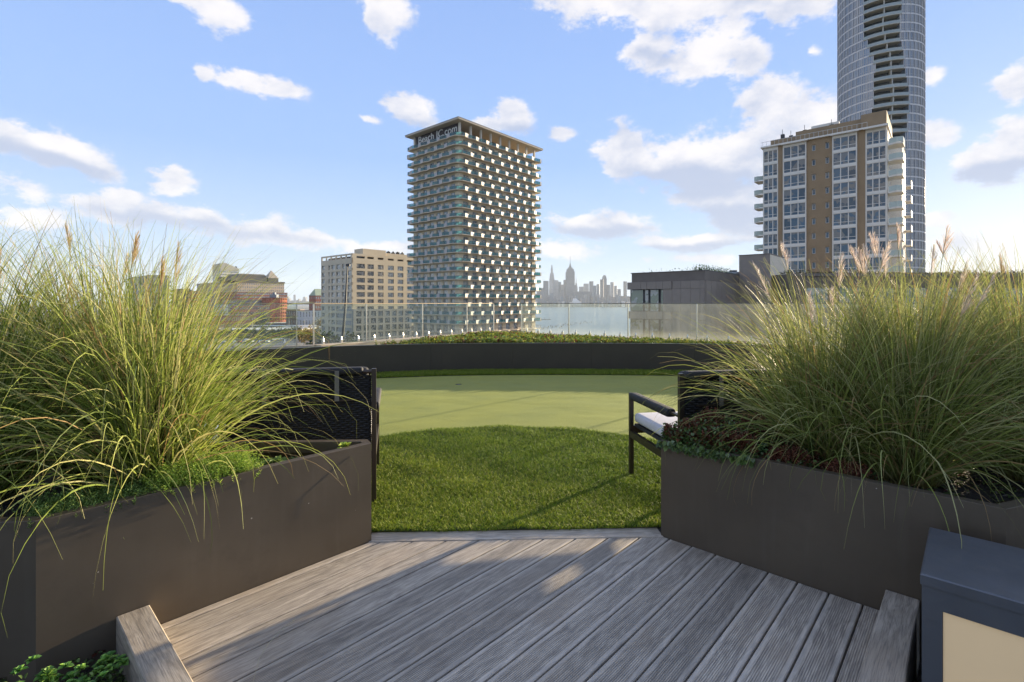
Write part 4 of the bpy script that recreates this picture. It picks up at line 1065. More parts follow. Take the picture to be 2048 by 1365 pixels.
# ---- crane boom
x0, y0 = at(684, 190); x1, y1 = at(693, 190)
cb = thing('crane_boom', 'thin black crane boom leaning in front of the beige block', 'crane', (x0, y0, ZG), 0)
b_ = MB(); tp = (x1 - x0 + .4, 0, hz(531, 190) - ZG); b_.tube([(-.9, 0, 4), (x1 - x0 - .6, 0, 26), (tp[0], 0, tp[2])], [.62, .5, .22], 8); b_.build('boom', M_dark, cb)
MB().box(tp[0] - .5, tp[0] + .9, -.4, .4, tp[2] - .4, tp[2] + .5, .1).build('boom_head', M_dark, cb)
MB().box(-3.2, 2.2, -1.6, 1.6, 1.0, 4.2, .2).build('cab', mat('crane_yellow', (.4, .3, .06), .6), cb)
for s_ in (-1, 1): MB().box(-3, 2.6, s_ * 1.9 - .4, s_ * 1.9 + .4, 0, 1.0, .2).build('track', M_dark, cb)

# ---- brown and white apartment block on the other side
AL = Vector((53.8, 107.2)); AW = 21.7
apt = thing('apartment_block', 'brown brick apartment block with white window bays and corner balconies', 'apartment block', (AL.x, AL.y, 0), GRID)
ACOL = []
def aS(px):
    r = (px - 1024) / F; return (r * AL.y - AL.x) / (GA.x - r * GA.y)
ZA = 34.9; ap = 2.98
M_brick = mat('brown_brick', (.33, .225, .125), .85, 0, .09, .6); M_aw = mat('white_bay', (.78, .72, .62), .6, 0, .05, .5)
Af = Side(0, 0, 0.); Ar = Side(AW, 0, R(90)); Alf = Side(0, 16, R(-90))
arow = [31.5 - ap * k for k in range(19)]; WH = 2.42
bays = [(1526, 1556, 0.0), (1566.5, 1613, .35), (1665, 1714.5, .35), (1731, 1773.5, 0.)]
small = [(1623.5, 1631), (1650.5, 1658)]
mb = MB(); mb.box(.4, AW - .4, .4, 16, ZG, ZA)
sm_ = [(aS(a), aS(b)) for a, b in small]; smw = sum(b - a for a, b in sm_) / 2; sm_ = [(a, a + smw) for a, b in sm_]
bs = [(aS(a), aS(b), o_) for a, b, o_ in bays]
# brick wall between the bays
srows = [z + .75 for z in arow]
def seg_wall(a, b, slots, rows_, wh): skeleton(mb, Side(Af.at(a)[0], Af.at(a)[1], 0), b - a, [(p - a, q - a) for p, q in slots], rows_, wh, ZG, ZA, .4)
seg_wall(bs[0][1], bs[1][0], [], [], 1); seg_wall(bs[1][1], bs[2][0], sm_, srows, 1.25); seg_wall(bs[2][1], bs[3][0], [], [], 1)
mb.build('wall', M_brick, apt)
put_windows(apt, Af, sm_, srows, 1.25, M_wframe, M_winb, -.3, tt=.12)
for (a, b, o_) in bs:
    mb = MB(); w = b - a; sd = Side(Af.at(a)[0], Af.at(a)[1], 0)
    for z in arow: sd.box(mb, 0, w, -.4, o_, z - (ap - WH), z - .0)
    sd.box(mb, 0, w, -.4, o_, arow[0] + WH, ZA - .3)
    sd.box(mb, 0, w, -.4, o_, ZG, arow[-1] - (ap - WH)); sd.box(mb, 0, .14, -.4, o_ + .02, ZG, ZA - .3); sd.box(mb, w - .14, w, -.4, o_ + .02, ZG, ZA - .3)
    mb.build('bay', M_aw, apt)
    w3 = round((w - .28) / 3, 2)
    for c in range(3): put_windows(apt, sd, [(.14 + c * w3, .14 + (c + 1) * w3)], arow, WH, M_aw, M_winb, o_ - .12, split=.27, tt=.075)
# cornices and roof
mb = MB(); mb.box(-.1, AW + .1, -.5, 16, ZA - .3, ZA); mb.build('cornice', M_aw, apt)
for (a, b, o_) in bs[1:]: MB().box(a - .3, b + .3, -1.0, -.5, ZA - .5, ZA - .25).build('canopy', M_aw, apt)
MB().box(1.4, 6.2, 1.6, 14, ZA, ZA + 1.6).build('parapet', M_brick, apt)
MB().box(6.21, 17.5, 1.4, 14, ZA, ZA + 2.3).build('parapet', M_brick, apt)
MB().box(17.51, AW - .2, .9, 14, ZA, ZA + 2.9).build('parapet', M_brick, apt)
MB().box(8.6, 13.5, 4, 10, ZA + 2.3, ZA + 3.6).build('roof_house', M_aw, apt)
gr_ = MB()
for k in range(24): gr_.bar((.2 + k * .8, -.3, ZA), (.2 + k * .8, -.3, ZA + .95), .05, .05)
gr_.bar((.0, -.3, ZA + .95), (18.6, -.3, ZA + .95), .06, .06); gr_.build('roof_rail', M_wframe, apt)
for k, (x, y) in enumerate([(3, 3), (4.2, 5), (7.2, 3), (12, 3)]): MB().box(x, x + .7, y, y + .7, ZA + 1.6, ZA + 2.9).cyl(x + .3, y + .3, ZA + 2.9, ZA + 4.0, .05, .05, 5).build('roof_unit', M_dark, apt)
# corner balconies on both ends
bal = MB().prism([(0, .6), (.2, -.9), (1.3, -1.5), (2.3, -1.0), (2.4, 2.4), (0, 2.4)], -.25, 0); bm_ = bal.mesh('balcony_slab'); bm_.materials.append(M_aw)
bp_ = MB()
pp = [(.2, -.9), (1.3, -1.5), (2.3, -1.0), (2.38, 2.4)]
for k in range(3):
    a, b = pp[k], pp[k + 1]; bp_.bar((a[0], a[1], .55), (b[0], b[1], .55), .05, .95)
br_me = bp_.mesh('balustrade'); br_me.materials.append(mat('frosted_balustrade', (.50, .56, .48), .3, 0, .06, 2))
rows_b = [z - .45 for z in arow]
for z in rows_b:
    inst('balcony_slab', bm_, apt, (AW, .9, z)); inst('balustrade', br_me, apt, (AW, .9, z))
lb = MB().prism([(0, .5), (0, 3.), (-1.7, 3.), (-1.8, 0.2), (-1.2, -.2)], -.22, 0); lbm = lb.mesh('balcony_slab'); lbm.materials.append(M_aw)
lp = MB(); lp.bar((0, .2, .5), (-1.2, -.2, .5), .05, .9).bar((-1.2, -.2, .5), (-1.8, .2, .5), .05, .9).bar((-1.8, .2, .5), (-1.7, 3, .5), .05, .9); lpm = lp.mesh('balustrade'); lpm.materials.append(MATS['frosted_balustrade'])
for z in rows_b[1:]: inst('balcony_slab', lbm, apt, (0, 1., z)); inst('balustrade', lpm, apt, (0, 1., z))
# bright end face: white ribs and balcony fronts
mb = MB(); mb.box(AW - .395, AW, .4, 16, ZG, ZA - 1.0); mb.box(AW + .005, AW + 1.6, 5.2, 15.8, ZG, ZA - 2.2)
mb.build('end_wall', mat('end_wall', (.78, .74, .66), .7), apt)
for k in range(5): MB().box(AW + 1.605, AW + 1.9, 5.4 + k * 2.4, 6.0 + k * 2.4, ZG, ZA - 2.4).build('rib', M_aw, apt)
b3 = MB().box(0, 1.1, 0, 3.2, -.2, 0).box(1.02, 1.1, 0, 3.2, 0, 1.0); b3m = b3.mesh('balcony'); b3m.materials.append(M_aw)
for z in rows_b[2:]: inst('balcony', b3m, apt, (AW + 1.905, 12.2, z))

# ---- round glass tower
RC = Vector((140.2, 189.8)); RR = 13.3
rt = thing('round_tower', 'tall round glass tower with a dark column of recessed balconies, rising behind the brown block', 'tower', (RC.x, RC.y, 0), math.atan2(-RC.y, -RC.x))
M_rg = windowmat('curtain_glass', (.13, .17, .22), .06, 0, .3); M_ring = mat('slab_ring', (.66, .63, .60), .5, .1, .05, 1); M_mul = mat('mullion', (.46, .44, .42), .4, .4)
def pane_var(m):
    T = NT(m.node_tree); b = T.n['Principled BSDF']; tc = T.new('ShaderNodeTexCoord'); sp = T.new('ShaderNodeSeparateXYZ'); T.l.new(tc.outputs['Object'], sp.inputs[0])
    an = T.math('FLOOR', T.math('MULTIPLY', T.math('ARCTAN2', sp.outputs[1], sp.outputs[0]), 180 / math.pi / 5.2)); fz = T.math('FLOOR', T.math('MULTIPLY', T.math('SUBTRACT', sp.outputs[2], ZG), 1 / 3.22))
    wn = T.new('ShaderNodeTexWhiteNoise'); T.l.new(T.comb(an, fz, 0.), wn.inputs['Vector']); k = T.mapr(wn.outputs['Value'], .2, 1.0, 0, 1)
    old = b.inputs['Base Color'].links[0].from_socket; T.l.new(T.mix(T.math('MULTIPLY', k, .55), old, (.38, .39, .38, 1)), b.inputs['Base Color'])
pane_var(M_rg)
M_rbal = mat('round_balcony_slab', (.48, .46, .39), .8); M_rrec = windowmat('recess_glass', (.07, .085, .095), .1, 0, .3)
MB().tube([(0, 0, ZG), (0, 0, 150)], RR - 3.2, 40).build('core', mat('core_dark', (.05, .055, .06), .6), rt)
def rp(r, f): return (r * math.cos(f), -r * math.sin(f))     # f positive = toward the photo's right
def arcblock(mb, r0, r1, f0, f1, z0, z1, n):
    for k in range(n):
        a, b = f0 + (f1 - f0) * k / n, f0 + (f1 - f0) * (k + 1) / n
        p = [rp(r1, a), rp(r1, b), rp(r0, b), rp(r0, a)]; mb.prism(p[::-1], z0, z1)
FH = 3.22; KEYS = [(112, -30, 22), (97, -26, 19.5), (86, -31, 6), (76, -38, 7.5), (68, -38, 10), (50, -30, 12), (-30, -30, 12)]
def sector(z):
    for (za, a0_, a1_), (zb, b0_, b1_) in zip(KEYS, KEYS[1:]):
        if z >= zb: t = min(1, max(0, (z - zb) / (za - zb))); return (b0_ + (a0_ - b0_) * t, b1_ + (a1_ - b1_) * t)
    return (-30, 12)
def q3(a): return round(a / 2.6) * 2.6
nf = int((150 - ZG) / FH)
for k in range(nf):
    z = ZG + k * FH; s0, s1 = [R(q3(a)) for a in sector(z)]; tot = 2 * math.pi - (s1 - s0); n = round(tot / R(2.6))
    mb = MB(); arcblock(mb, RR - 3, RR, s1, s0 + 2 * math.pi, z + .42, z + FH - .001, n); mb.build('curtain_wall', M_rg, rt)
    mb = MB(); arcblock(mb, RR - 3, RR + .10, s1, s0 + 2 * math.pi, z, z + .42, n); mb.build('slab_ring', M_ring, rt)
    mb = MB()
    for j in range(n + 1):
        f = s1 + tot * j / n; w = .005 if j % 3 else .010; ro = RR + (.10 if j % 3 else .22)
        mb.prism([rp(RR - .1, f + w), rp(RR - .1, f - w), rp(ro, f - w), rp(ro, f + w)][::-1][::-1], z + .42, z + FH)
    arcblock(mb, RR - .1, RR + .07, s1, s0 + 2 * math.pi, z + 1.25, z + 1.35, n // 2); arcblock(mb, RR - .1, RR + .06, s1, s0 + 2 * math.pi, z + .42, z + .60, n // 2)
    mb.build('mullions', M_mul, rt, kind='stuff')
    mb = MB(); arcblock(mb, RR - 3.2, RR - .0 + .35, s0, s1, z - .05, z + .22, 10); mb.build('balcony_slab', M_rbal, rt)
    mb = MB(); arcblock(mb, RR + .2, RR + .27, s0, s1, z + .26, z + 1.2, 10); mb.build('balustrade', M_teal if False else mat('grey_balustrade', (.33, .38, .37), .25), rt)
    dv = s0 + (s1 - s0) * .46; mb = MB(); arcblock(mb, RR - 2.6, RR + .1, dv - .012, dv + .012, z + .22, z + FH - .05, 1); mb.build('dividing_wall', M_rbal, rt)
    mb = MB(); arcblock(mb, RR - 3.1, RR - 2.6, s0, s1, z + .22, z + FH - .05, 8); mb.build('recess_glazing', M_rrec, rt)

# ---- dark penthouse of the neighbouring wing
M_pan = mat('penthouse_panel', (.27, .225, .185), .5, .2, .07, 1.2, rand=.05); M_pan2 = mat('penthouse_band', (.17, .14, .115), .55, .2, .08, 1.)
PH = Vector((14.5, 62.0)); PL_ = 9.35; PZ = 5.05
ph = thing('penthouse', 'dark grey metal clad penthouse with a strip of windows beyond the river railing', 'penthouse', (PH.x, PH.y, 0), GRID)
MB().box(.3, PL_ - .01, .3, 16.4, 3.95, PZ).build('roof_band', M_pan2, ph)
MB().box(.2, PL_ + .02, .2, 16.4, PZ, PZ + .07).build('roof', M_dframe, ph)
MB().box(.3, PL_ - .06, .46, 16.4, ZG, 3.94).build('core', M_dark, ph)
def pS(px):
    r = (px - 1024) / F; return (r * PH.y - PH.x) / (GA.x - r * GA.y)
cuts = [1255, 1282, 1294, 1313, 1326, 1344, 1361.5, 1380.5, 1400, 1409]
cs = [max(0.0, pS(c)) for c in cuts]; cs[0] = -.1; cs[-1] = PL_
for k in range(len(cs) - 1):
    for (z0_, z1_) in ((3.05, 3.93), (-.55, .35), (-4.15, -3.25), (-7.75, -6.85)): MB().box(cs[k] + .012, cs[k + 1] - .012, -.12 if k < 5 else .0, .45, z0_, z1_).build('panel', M_pan, ph)
    if k >= 4:
        for (z0_, z1_) in ((.37, 3.03), (-3.23, -.57), (-6.83, -4.17), (-14, -7.77)): MB().box(cs[k] + .012, cs[k + 1] - .012, 0, .45, z0_, z1_).build('panel', M_pan, ph)
M_pwin = windowmat('penthouse_window', (.055, .07, .035), .04, .30)
sP = Side(0, .44, 0)
for (a, b) in ((.12, 1.9), (2.0, 2.6), (2.7, 3.9), (4.05, cs[4] - .05)):
    put_windows(ph, sP, [(a, b)], [.36, -3.24, -6.84, -10.5], 2.68, M_dframe, M_pwin, .1, nx=1, tt=.08)
MB().box(PL_ - .055, PL_, .46, 16.4, ZG, 3.94).build('side_wall', M_pan, ph)
for k in range(9): MB().box(PL_ + .002, PL_ + .03, .6 + k * 1.75, 2.3 + k * 1.75, ZG, 3.93).build('panel', M_pan, ph)
# stair block behind with a sunlit end
SBp = Vector((29.9, 65.5)); sb = thing('stair_block', 'tall plain stair block with one glaring sunlit end face, behind the dark penthouse', 'stair block', (SBp.x, SBp.y, 0), GRID)
zt_ = hz(511, 64.5)
MB().box(0, 3.7, 0, 9.5, ZG, zt_).build('wall', M_pan, sb); MB().box(-.04, 3.74, -.04, 9.54, zt_, zt_ + .12).build('coping', M_pan2, sb)
MB().box(3.703, 3.74, .05, 9.45, ZG, zt_ - .05).build('glare_sheet', mat('sunlit_end', (.62, .54, .42), .45, .2), sb)  # paler sheet over the end face: the sun's glare put into its colour
# roof plant and the long low wing running on behind the grasses
RW = Vector((33.5, 60.)); rw = thing('roof_wing', 'long low brown wing with a planted roof edge behind the shaded grasses', 'roof wing', (RW.x, RW.y, 0), R(2))
MB().box(0, 60, 0, 14, ZG, hz(548, 60)).build('wall', mat('wing_wall', (.17, .135, .10), .7, .1, .08, .6), rw)
MB().box(-.1, 60, -.15, .0, hz(553, 60), hz(547, 60)).build('parapet', M_pan2, rw)
for k in range(14): MB().box(2 + k * 4.1, 4.6 + k * 4.1, -.06, .0, .8, 3.2).build('window', M_pwin, rw)
P = np.column_stack([rng.random(5000) * 60, rng.random(5000) * 2.5, np.zeros(5000)]); P[:, 2] = hz(547, 60) + rng.random(5000) ** 2 * .5 * (.5 + .5 * np.sin(P[:, 0] * .7 + 2 * np.sin(P[:, 0] * .21)))
Dd = rng.standard_normal((5000, 3)); Dd[:, 2] = abs(Dd[:, 2]) + .2; Dd /= np.linalg.norm(Dd, axis=1)[:, None]
V, Fq, C = leafset(P, Dd, np.full(5000, .22), np.full(5000, .09), np.array([[.16, .13, .07], [.22, .18, .10], [.10, .11, .05], [.13, .10, .06]]))
mk('roof_planting', np_mesh('roof_planting', V, Fq, M_leaf, colr=C), None, rw, kind='stuff')
# planting on the penthouse roof
P = np.column_stack([rng.random(1500) * 8.4 + .6, rng.random(1500) * 2 + .6, PZ + .07 + rng.random(1500) ** 2 * .35])
P2 = np.column_stack([PL_ - .6 - rng.random(1500) * 1.2, rng.random(1500) * 11 + 1, PZ + .07 + rng.random(1500) ** 2 * .7]); P = np.vstack([P[:60], P2[:700] * [1, 1, 1]]); n_ = len(P)
Dd = rng.standard_normal((n_, 3)); Dd[:, 2] = abs(Dd[:, 2]) + .4; Dd /= np.linalg.norm(Dd, axis=1)[:, None]
V, Fq, C = leafset(P, Dd, np.full(n_, .2), np.full(n_, .08), np.vstack([G_green * .7, G_green]))
mk('roof_planting', np_mesh('roof_planting', V, Fq, M_leaf, colr=C), None, ph, kind='stuff')
b_ = Vector(at(1462, 70)); ac = thing('cooling_unit', 'rounded grey cooling unit on the penthouse roof beside the stair block', 'cooling unit', (b_.x, b_.y, PZ - 1.2), GRID)
MB().box(-.8, 1.0, -.6, 2.4, 0, 1.9, .15).build('casing', mat('unit_grey', (.30, .30, .28), .6), ac); MB().cyl(.1, .6, 1.9, 2.15, .5, .5, 14).build('fan_cowl', M_dark, ac)

# ---- left cluster across the rail yard
KD = 1.48
def bld(name, label, cat, x0, x1, D, ytop, depth, m, rz=0., zb=None, rows_=0, cols_=0, wm=None, wfrac=.45, hfrac=.5, side_cols=0, base=None, sub='wall', xc=None):
    """block whose front spans two photo columns at distance D"""
    D = D * KD
    a = Vector(at(x0, D)); w = (x1 - x0) * D / F / max(.3, math.cos(rz) - (0)); zt = hz(ytop, D); z0_ = ZG if zb is None else zb
    if xc is not None:      # nearest corner at column xc, faces running to x0 and x1 along the street grid
        c = Vector(at(xc, D)); r0 = (x0 - 1024) / F; r1 = (x1 - 1024) / F
        w = (c.x - r0 * c.y) / (GA.x - r0 * GA.y); depth = (r1 * c.y - c.x) / (GB.x - r1 * GB.y); a = c - GA * w; rz = GRID
    t = thing(name, label, cat, (a.x, a.y, z0_), rz)
    H = zt - z0_
    sF_ = Side(0, 0, 0.); sR_ = Side(w, 0, R(90)); sL_ = Side(0, depth, R(-90))
    mb = MB(); mb.box(.3, w - .3, .3, depth, 0, H)
    if rows_:
        fh = H / rows_; wh = fh * hfrac; rw_ = [fh * (k + .28) for k in range(rows_)]
        ww = round(w / cols_ * wfrac, 2); sl = [(w / cols_ * (k + .5) - ww / 2, w / cols_ * (k + .5) + ww / 2) for k in range(cols_)]
        skeleton(mb, sF_, w, sl, rw_, wh, 0, H, .3)
        nc = side_cols or max(2, int(depth / (w / cols_))); sl2 = [(depth / nc * (k + .5) - ww / 2, depth / nc * (k + .5) + ww / 2) for k in range(nc)]
        skeleton(mb, sR_, depth, sl2, rw_, wh, 0, H, .3); skeleton(mb, sL_, depth, sl2, rw_, wh, 0, H, .3)
        pm = MB()   # panes a few pixels across: one joined part per building
        for sd, ss in ((sF_, sl), (sR_, sl2), (sL_, sl2)):
            for (a0_, a1_) in ss:
                for z in rw_: p, q = sd.at(a0_, -.27), sd.at(a1_, -.27); pm.poly([(p[0], p[1], z), (q[0], q[1], z), (q[0], q[1], z + wh), (p[0], p[1], z + wh)])
        pm.build('windows', wm or M_win, t, kind='stuff')
    else:
        sF_.box(mb, 0, w, -.3, 0, 0, H); sR_.box(mb, 0, depth, -.3, 0, 0, H); sL_.box(mb, 0, depth, -.3, 0, 0, H)
    mb.build(sub, m, t)
    MB().box(-.2, w + .2, -.2, depth + .2, H, H + .5).build('roof', mat('grey_roof', (.20, .19, .17), .85), t)
    return t, w, H
M_red = mat('red_brick', (.27, .095, .055), .85, 0, .12, .3); M_cream = mat('cream_stone', (.50, .40, .27), .85, 0, .08, .2); M_greyb = mat('grey_block', (.30, .29, .27), .85, 0, .08, .2)
M_brn = mat('brown_block', (.20, .13, .09), .85, 0, .1, .2); M_roofg = mat('slate_roof', (.13, .125, .10), .8)
# white tower with sloping top
t, w, H = bld('residential_tower', 'distant white tower with slanting roof top, behind the brown office blocks', 'tower', 425, 478, 640, 541, 22, mat('tower_white', (.66, .62, .55), .8), 0, None, 17, 5, side_cols=9, xc=441)
def facedepth(x0, x1, D, xc):
    D = D * KD; c = Vector(at(xc, D)); r1 = (x1 - 1024) / F; return (r1 * c.y - c.x) / (GB.x - r1 * GB.y)
dp = facedepth(425, 478, 640, 441)
pf = [(0, H + .5), (dp, H + .5), (dp, H + 4.5), (8, H + 15), (0, H + 12.5)]; mb = MB(); n = len(pf)
mb.v = [(w + .1, p[0], p[1]) for p in pf] + [(-.1, p[0], p[1]) for p in pf]; mb.f = [tuple(range(n)), tuple(reversed(range(n, 2 * n)))] + [((k + 1) % n, k, k + n, (k + 1) % n + n) for k in range(n)]
mb.build('crown', mat('crown_stone', (.50, .46, .38), .8), t)
MB().cyl(w - 3, dp - 5, H + 3, H + 8, .8).box(w - 5, w - 1.5, dp - 6, dp - 3, H + 6, H + 9).build('antenna', M_dark, t)
# main office: red base storeys, cream top storeys, dark roofs and pyramid
t, w, H = bld('office_block', 'broad office block with cream upper floors, red brick base and a pyramid roof', 'office block', 440, 575, 470, 585, 40, M_red, 0, None, 10, 10, side_cols=24, xc=474)
dp = facedepth(440, 575, 470, 474); L2 = facedepth(440, 569, 470, 474)
sF_ = Side(w - .8, .8, R(90)); sX_ = Side(1, .8, 0); H2 = 19.5 / F * 480 * KD; mb = MB(); fh = H2 / 3; rr = [H + .5 + fh * (k + .25) for k in range(3)]
def slots_n(L, n, f=.5): ww = L / n * f; return [(L / n * (k + .5) - ww / 2, L / n * (k + .5) + ww / 2) for k in range(n)]
pm = MB(); mb.box(1.3, w - 1.1, 1.1, L2, H + .5, H + .5 + H2)
for sd, LL, n in ((sF_, L2 - .8, 22), (sX_, w - 1.8, 8)):
    sl = slots_n(LL, n); skeleton(mb, sd, LL, sl, rr, fh * .5, H + .5, H + .5 + H2, .3)
    for a_, b2 in sl:
        for z in rr: p, q = sd.at(a_, -.27), sd.at(b2, -.27); pm.poly([(p[0], p[1], z), (q[0], q[1], z), (q[0], q[1], z + fh * .5), (p[0], p[1], z + fh * .5)])
mb.build('upper_wall', M_cream, t); pm.build('windows', M_win, t, kind='stuff')
HT = H + .5 + H2; MB().box(0, w, 0, L2 + .8, HT, HT + 2).build('eaves', M_roofg, t)
yA = facedepth(440, 495, 470, 474); yB = facedepth(440, 536, 470, 474); yP = facedepth(440, 549, 470, 474)
mb = MB(); mb.box(4, w - 4, -6, yB, HT + 2, HT + 8); mb.box(7, w - 7, yA - 8, yB - .1, HT + 8, HT + 12.5, 1.8); mb.build('roof_storey', M_roofg, t)
mb = MB().box(w - 19, w - 4, yP - 7.5, yP + 7.5, HT + 2, HT + 7.5); mb.build('roof_tower', M_roofg, t)
mb = MB(); zq = HT + 7.5; b4 = [(w - 19, yP - 7.5, zq), (w - 4, yP - 7.5, zq), (w - 4, yP + 7.5, zq), (w - 19, yP + 7.5, zq)]; ap_ = (w - 11.5, yP, zq + 12)
for k in range(4): mb.poly([b4[k], b4[(k + 1) % 4], ap_])
mb.build('pyramid_roof', mat('pyramid_roof', (.42, .35, .26), .7), t)
# its stepped neighbour and the rest of the cluster
bld('office_block', 'dark stepped office block half hidden by grass stems, next to the pyramid-roofed block', 'office block', 394, 462, 500, 566, 36, M_greyb, 0, None, 13, 10, side_cols=8, xc=430)
bld('office_block', 'dark brown flat block at the edge of the tall grass', 'office block', 345, 381, 440, 578, 24, M_brn, 0, None, 10, 4, side_cols=4, xc=372)
bld('office_block', 'orange brick block between the dark brown block and the stepped office', 'office block', 380, 400, 430, 583, 20, mat('orange_brick', (.42, .17, .08), .85, 0, .1, .3), 0, None, 10, 2, side_cols=4, xc=384)
bld('office_block', 'grey slab building glimpsed through the top of the sunlit grass', 'office block', 258, 338, 430, 551, 26, M_greyb, 0, None, 12, 6, side_cols=6, xc=300)
bld('apartment_block', 'long cream and white building below the office block, above the low brick sheds', 'building', 446, 524, 430, 601, 18, M_cream, 0, None, 8, 3, side_cols=16, xc=458)
bld('commercial_block', 'plain pale grey block with a few small windows in the middle of the cluster', 'building', 428, 456, 400, 609, 20, mat('pale_grey', (.46, .47, .46), .8, 0, .05, .2), 0, None, 4, 7, side_cols=3, hfrac=.25, xc=446)
# round-ended red brick building
rb = Vector(at(549, 455 * KD)); rbt = thing('brick_building', 'round-ended red brick building with arched ground floor below the pyramid roof', 'building', (rb.x, rb.y, ZG))
Hh = hz(597, 455 * KD) - ZG
def ringwall(mb, r, n, z0_, z1_):
    for k in range(n):
        a, b = 2 * math.pi * k / n, 2 * math.pi * (k + 1) / n; mb.prism([(r * math.cos(a), r * math.sin(a)), (r * math.cos(b), r * math.sin(b)), ((r - .6) * math.cos(b), (r - .6) * math.sin(b)), ((r - .6) * math.cos(a), (r - .6) * math.sin(a))], z0_, z1_)
mb = MB(); r_ = 10.4 * KD; mb.cyl(0, 0, 0, Hh, r_ - .7, None, 28)
for k in range(8): z = Hh / 8 * k; ringwall(mb, r_, 28, z, z + Hh / 8 * .42)
for j in range(28):
    a = 2 * math.pi * (j + .0) / 28; mb.bar((r_ * .985 * math.cos(a), r_ * .985 * math.sin(a), 0), (r_ * .985 * math.cos(a), r_ * .985 * math.sin(a), Hh), .9, .9, (math.cos(a), math.sin(a), 0))
mb.build('wall', mat('bright_brick', (.38, .12, .06), .85, 0, .1, .3), rbt)
MB().cyl(0, 0, Hh, Hh + .8, r_ + .3, None, 28).build('cornice', M_red, rbt); MB().box(-5, 4, -3, 4, Hh + .8, Hh + 5).box(-2, 1, -1, 3, Hh + 5, Hh + 8).build('roof_house', mat('blue_grey', (.17, .20, .23), .7), rbt)
bld('brick_building', 'low red brick building beside the round-ended one, partly behind its tree', 'building', 462, 540, 415, 612, 16, M_red, 0, None, 4, 3, side_cols=16, xc=470)
t, w, H = bld('shed', 'long low brick shed with a yellowish roof at the edge of the rail yard', 'shed', 398, 500, 360, 633, 16, M_red, 0, None, 2, 3, side_cols=22, xc=405, wm=mat('arch_cream', (.5, .42, .28), .8))
MB().box(-.5, w + .6, -.6, facedepth(398, 500, 360, 405) + .5, H + .5, H + .9).build('eaves', mat('yellow_roof', (.42, .34, .17), .8), t)
t, w, H = bld('brick_building', 'brick building with a pale green hipped roof just beside the beige block', 'building', 618, 668, 400, 592, 18, M_red, 0, None, 7, 4, side_cols=9, xc=631)
mb = MB(); Hr = H + .5; dp = facedepth(618, 668, 400, 631); pts = [(w, 0, Hr), (w, dp, Hr), (0, dp, Hr), (0, 0, Hr)]; r1, r2 = (w / 2, 3, Hr + 8), (w / 2, dp - 3, Hr + 8)
mb.poly([pts[0], pts[1], r2, r1]).poly([pts[1], pts[2], r2]).poly([pts[2], pts[3], r1, r2]).poly([pts[3], pts[0], r1]); mb.build('hipped_roof', mat('copper_green', (.30, .36, .24), .7), t)
bld('commercial_block', 'low grey hall with upright dark windows behind the white platforms', 'building', 592, 646, 400, 622, 14, MATS['pale_grey'], 0, None, 2, 9, hfrac=.6)
bld('commercial_block', 'low dark building behind the green tree in the rail yard', 'building', 572, 600, 430, 620, 14, M_brn, 0, None, 2, 6)
# station canopies and platforms
M_plat = mat('white_canopy', (.74, .69, .58), .7, 0, .1, .1, col2=(.4, .36, .28, 1), c2scale=.08, c2lim=(.55, .65))
for i, (xa, xb, D, z, dp, lab) in enumerate([(396, 655, 640, -24.5, 60, 'broad pale station canopy farthest back in the rail yard'), (395, 650, 565, -24.5, 16, 'thin pale platform canopy in the middle of the rail yard'), (380, 600, 470, -24.2, 40, 'pale station canopy nearest to the trees'), (560, 655, 530, -24.6, 16, 'short pale canopy beside the foot of the beige block')]):
    a = at(xa, D); w = (xb - xa) * D / F; t = thing('station_canopy', lab, 'canopy', (a[0], a[1], ZG), R(1.5 * (i - 1)), 'rail yard canopies')
    MB().box(0, w, 0, dp, z - ZG, z - ZG + .5).build('roof', M_plat, t)
    for k in range(int(w / 9)): MB().cyl(2 + k * 9, 1.2, 0, z - ZG, .3, None, 6).build('post', M_dark, t)
M_rail = mat('track_bed', (.14, .12, .10), .9, 0, .2, .3)
for i, D in enumerate((520, 600, 745)):
    a = at(380, D); MB().box(0, 190, 0, 10, 0, .3).build('track_bed', M_rail, kind='structure').location = (a[0], a[1], ZG + .004 * i)
# trees
def tree_me(h, rad, seed, pal, trunkh=.3, n=420, leaf=.9):
    g = np.random.default_rng(seed); c = []
    k = 9; cen = g.standard_normal((k, 3)) * [rad * .42, rad * .42, h * .13] + [0, 0, h * .62]; cr = rad * (.35 + .35 * g.random(k))
    idx = g.integers(0, k, n); v_ = g.standard_normal((n, 3)); v_ /= np.linalg.norm(v_, axis=1)[:, None]
    P = cen[idx] + v_ * (cr[idx] * (.55 + .45 * g.random(n)))[:, None] * [1, 1, .9]
    D = v_ + g.standard_normal((n, 3)) * .5; D /= np.linalg.norm(D, axis=1)[:, None]
    V, Fq, C = leafset(P, D, leaf * (.6 + .7 * g.random(n)), leaf * .8 * (.6 + .5 * g.random(n)), pal)
    me = np_mesh('crown', V, Fq, M_leaf, colr=C)
    tk = MB(); tk.tube([(0, 0, 0), (.1, 0, h * .3), (.0, .1, h * .6)], [h * .028, h * .02, h * .01], 7)
    for q in range(5):
        a = q * 1.26 + seed; tk.tube([(.05, 0, h * (.28 + .05 * q)), (math.cos(a) * rad * .3, math.sin(a) * rad * .3, h * (.45 + .05 * q)), (math.cos(a) * rad * .6, math.sin(a) * rad * .6, h * (.55 + .05 * q))], [h * .014, h * .009, h * .004], 5)
    tm = tk.mesh('trunk'); tm.materials.append(mat('bark', (.09, .07, .05), .9)); return me, tm
P_gr = np.array([[.06, .10, .03], [.09, .13, .035], [.05, .08, .025]]); P_au = np.array([[.30, .20, .045], [.24, .20, .05], [.36, .22, .05], [.18, .17, .05]]); P_ol = np.array([[.11, .12, .04], [.15, .14, .05], [.08, .10, .035]])
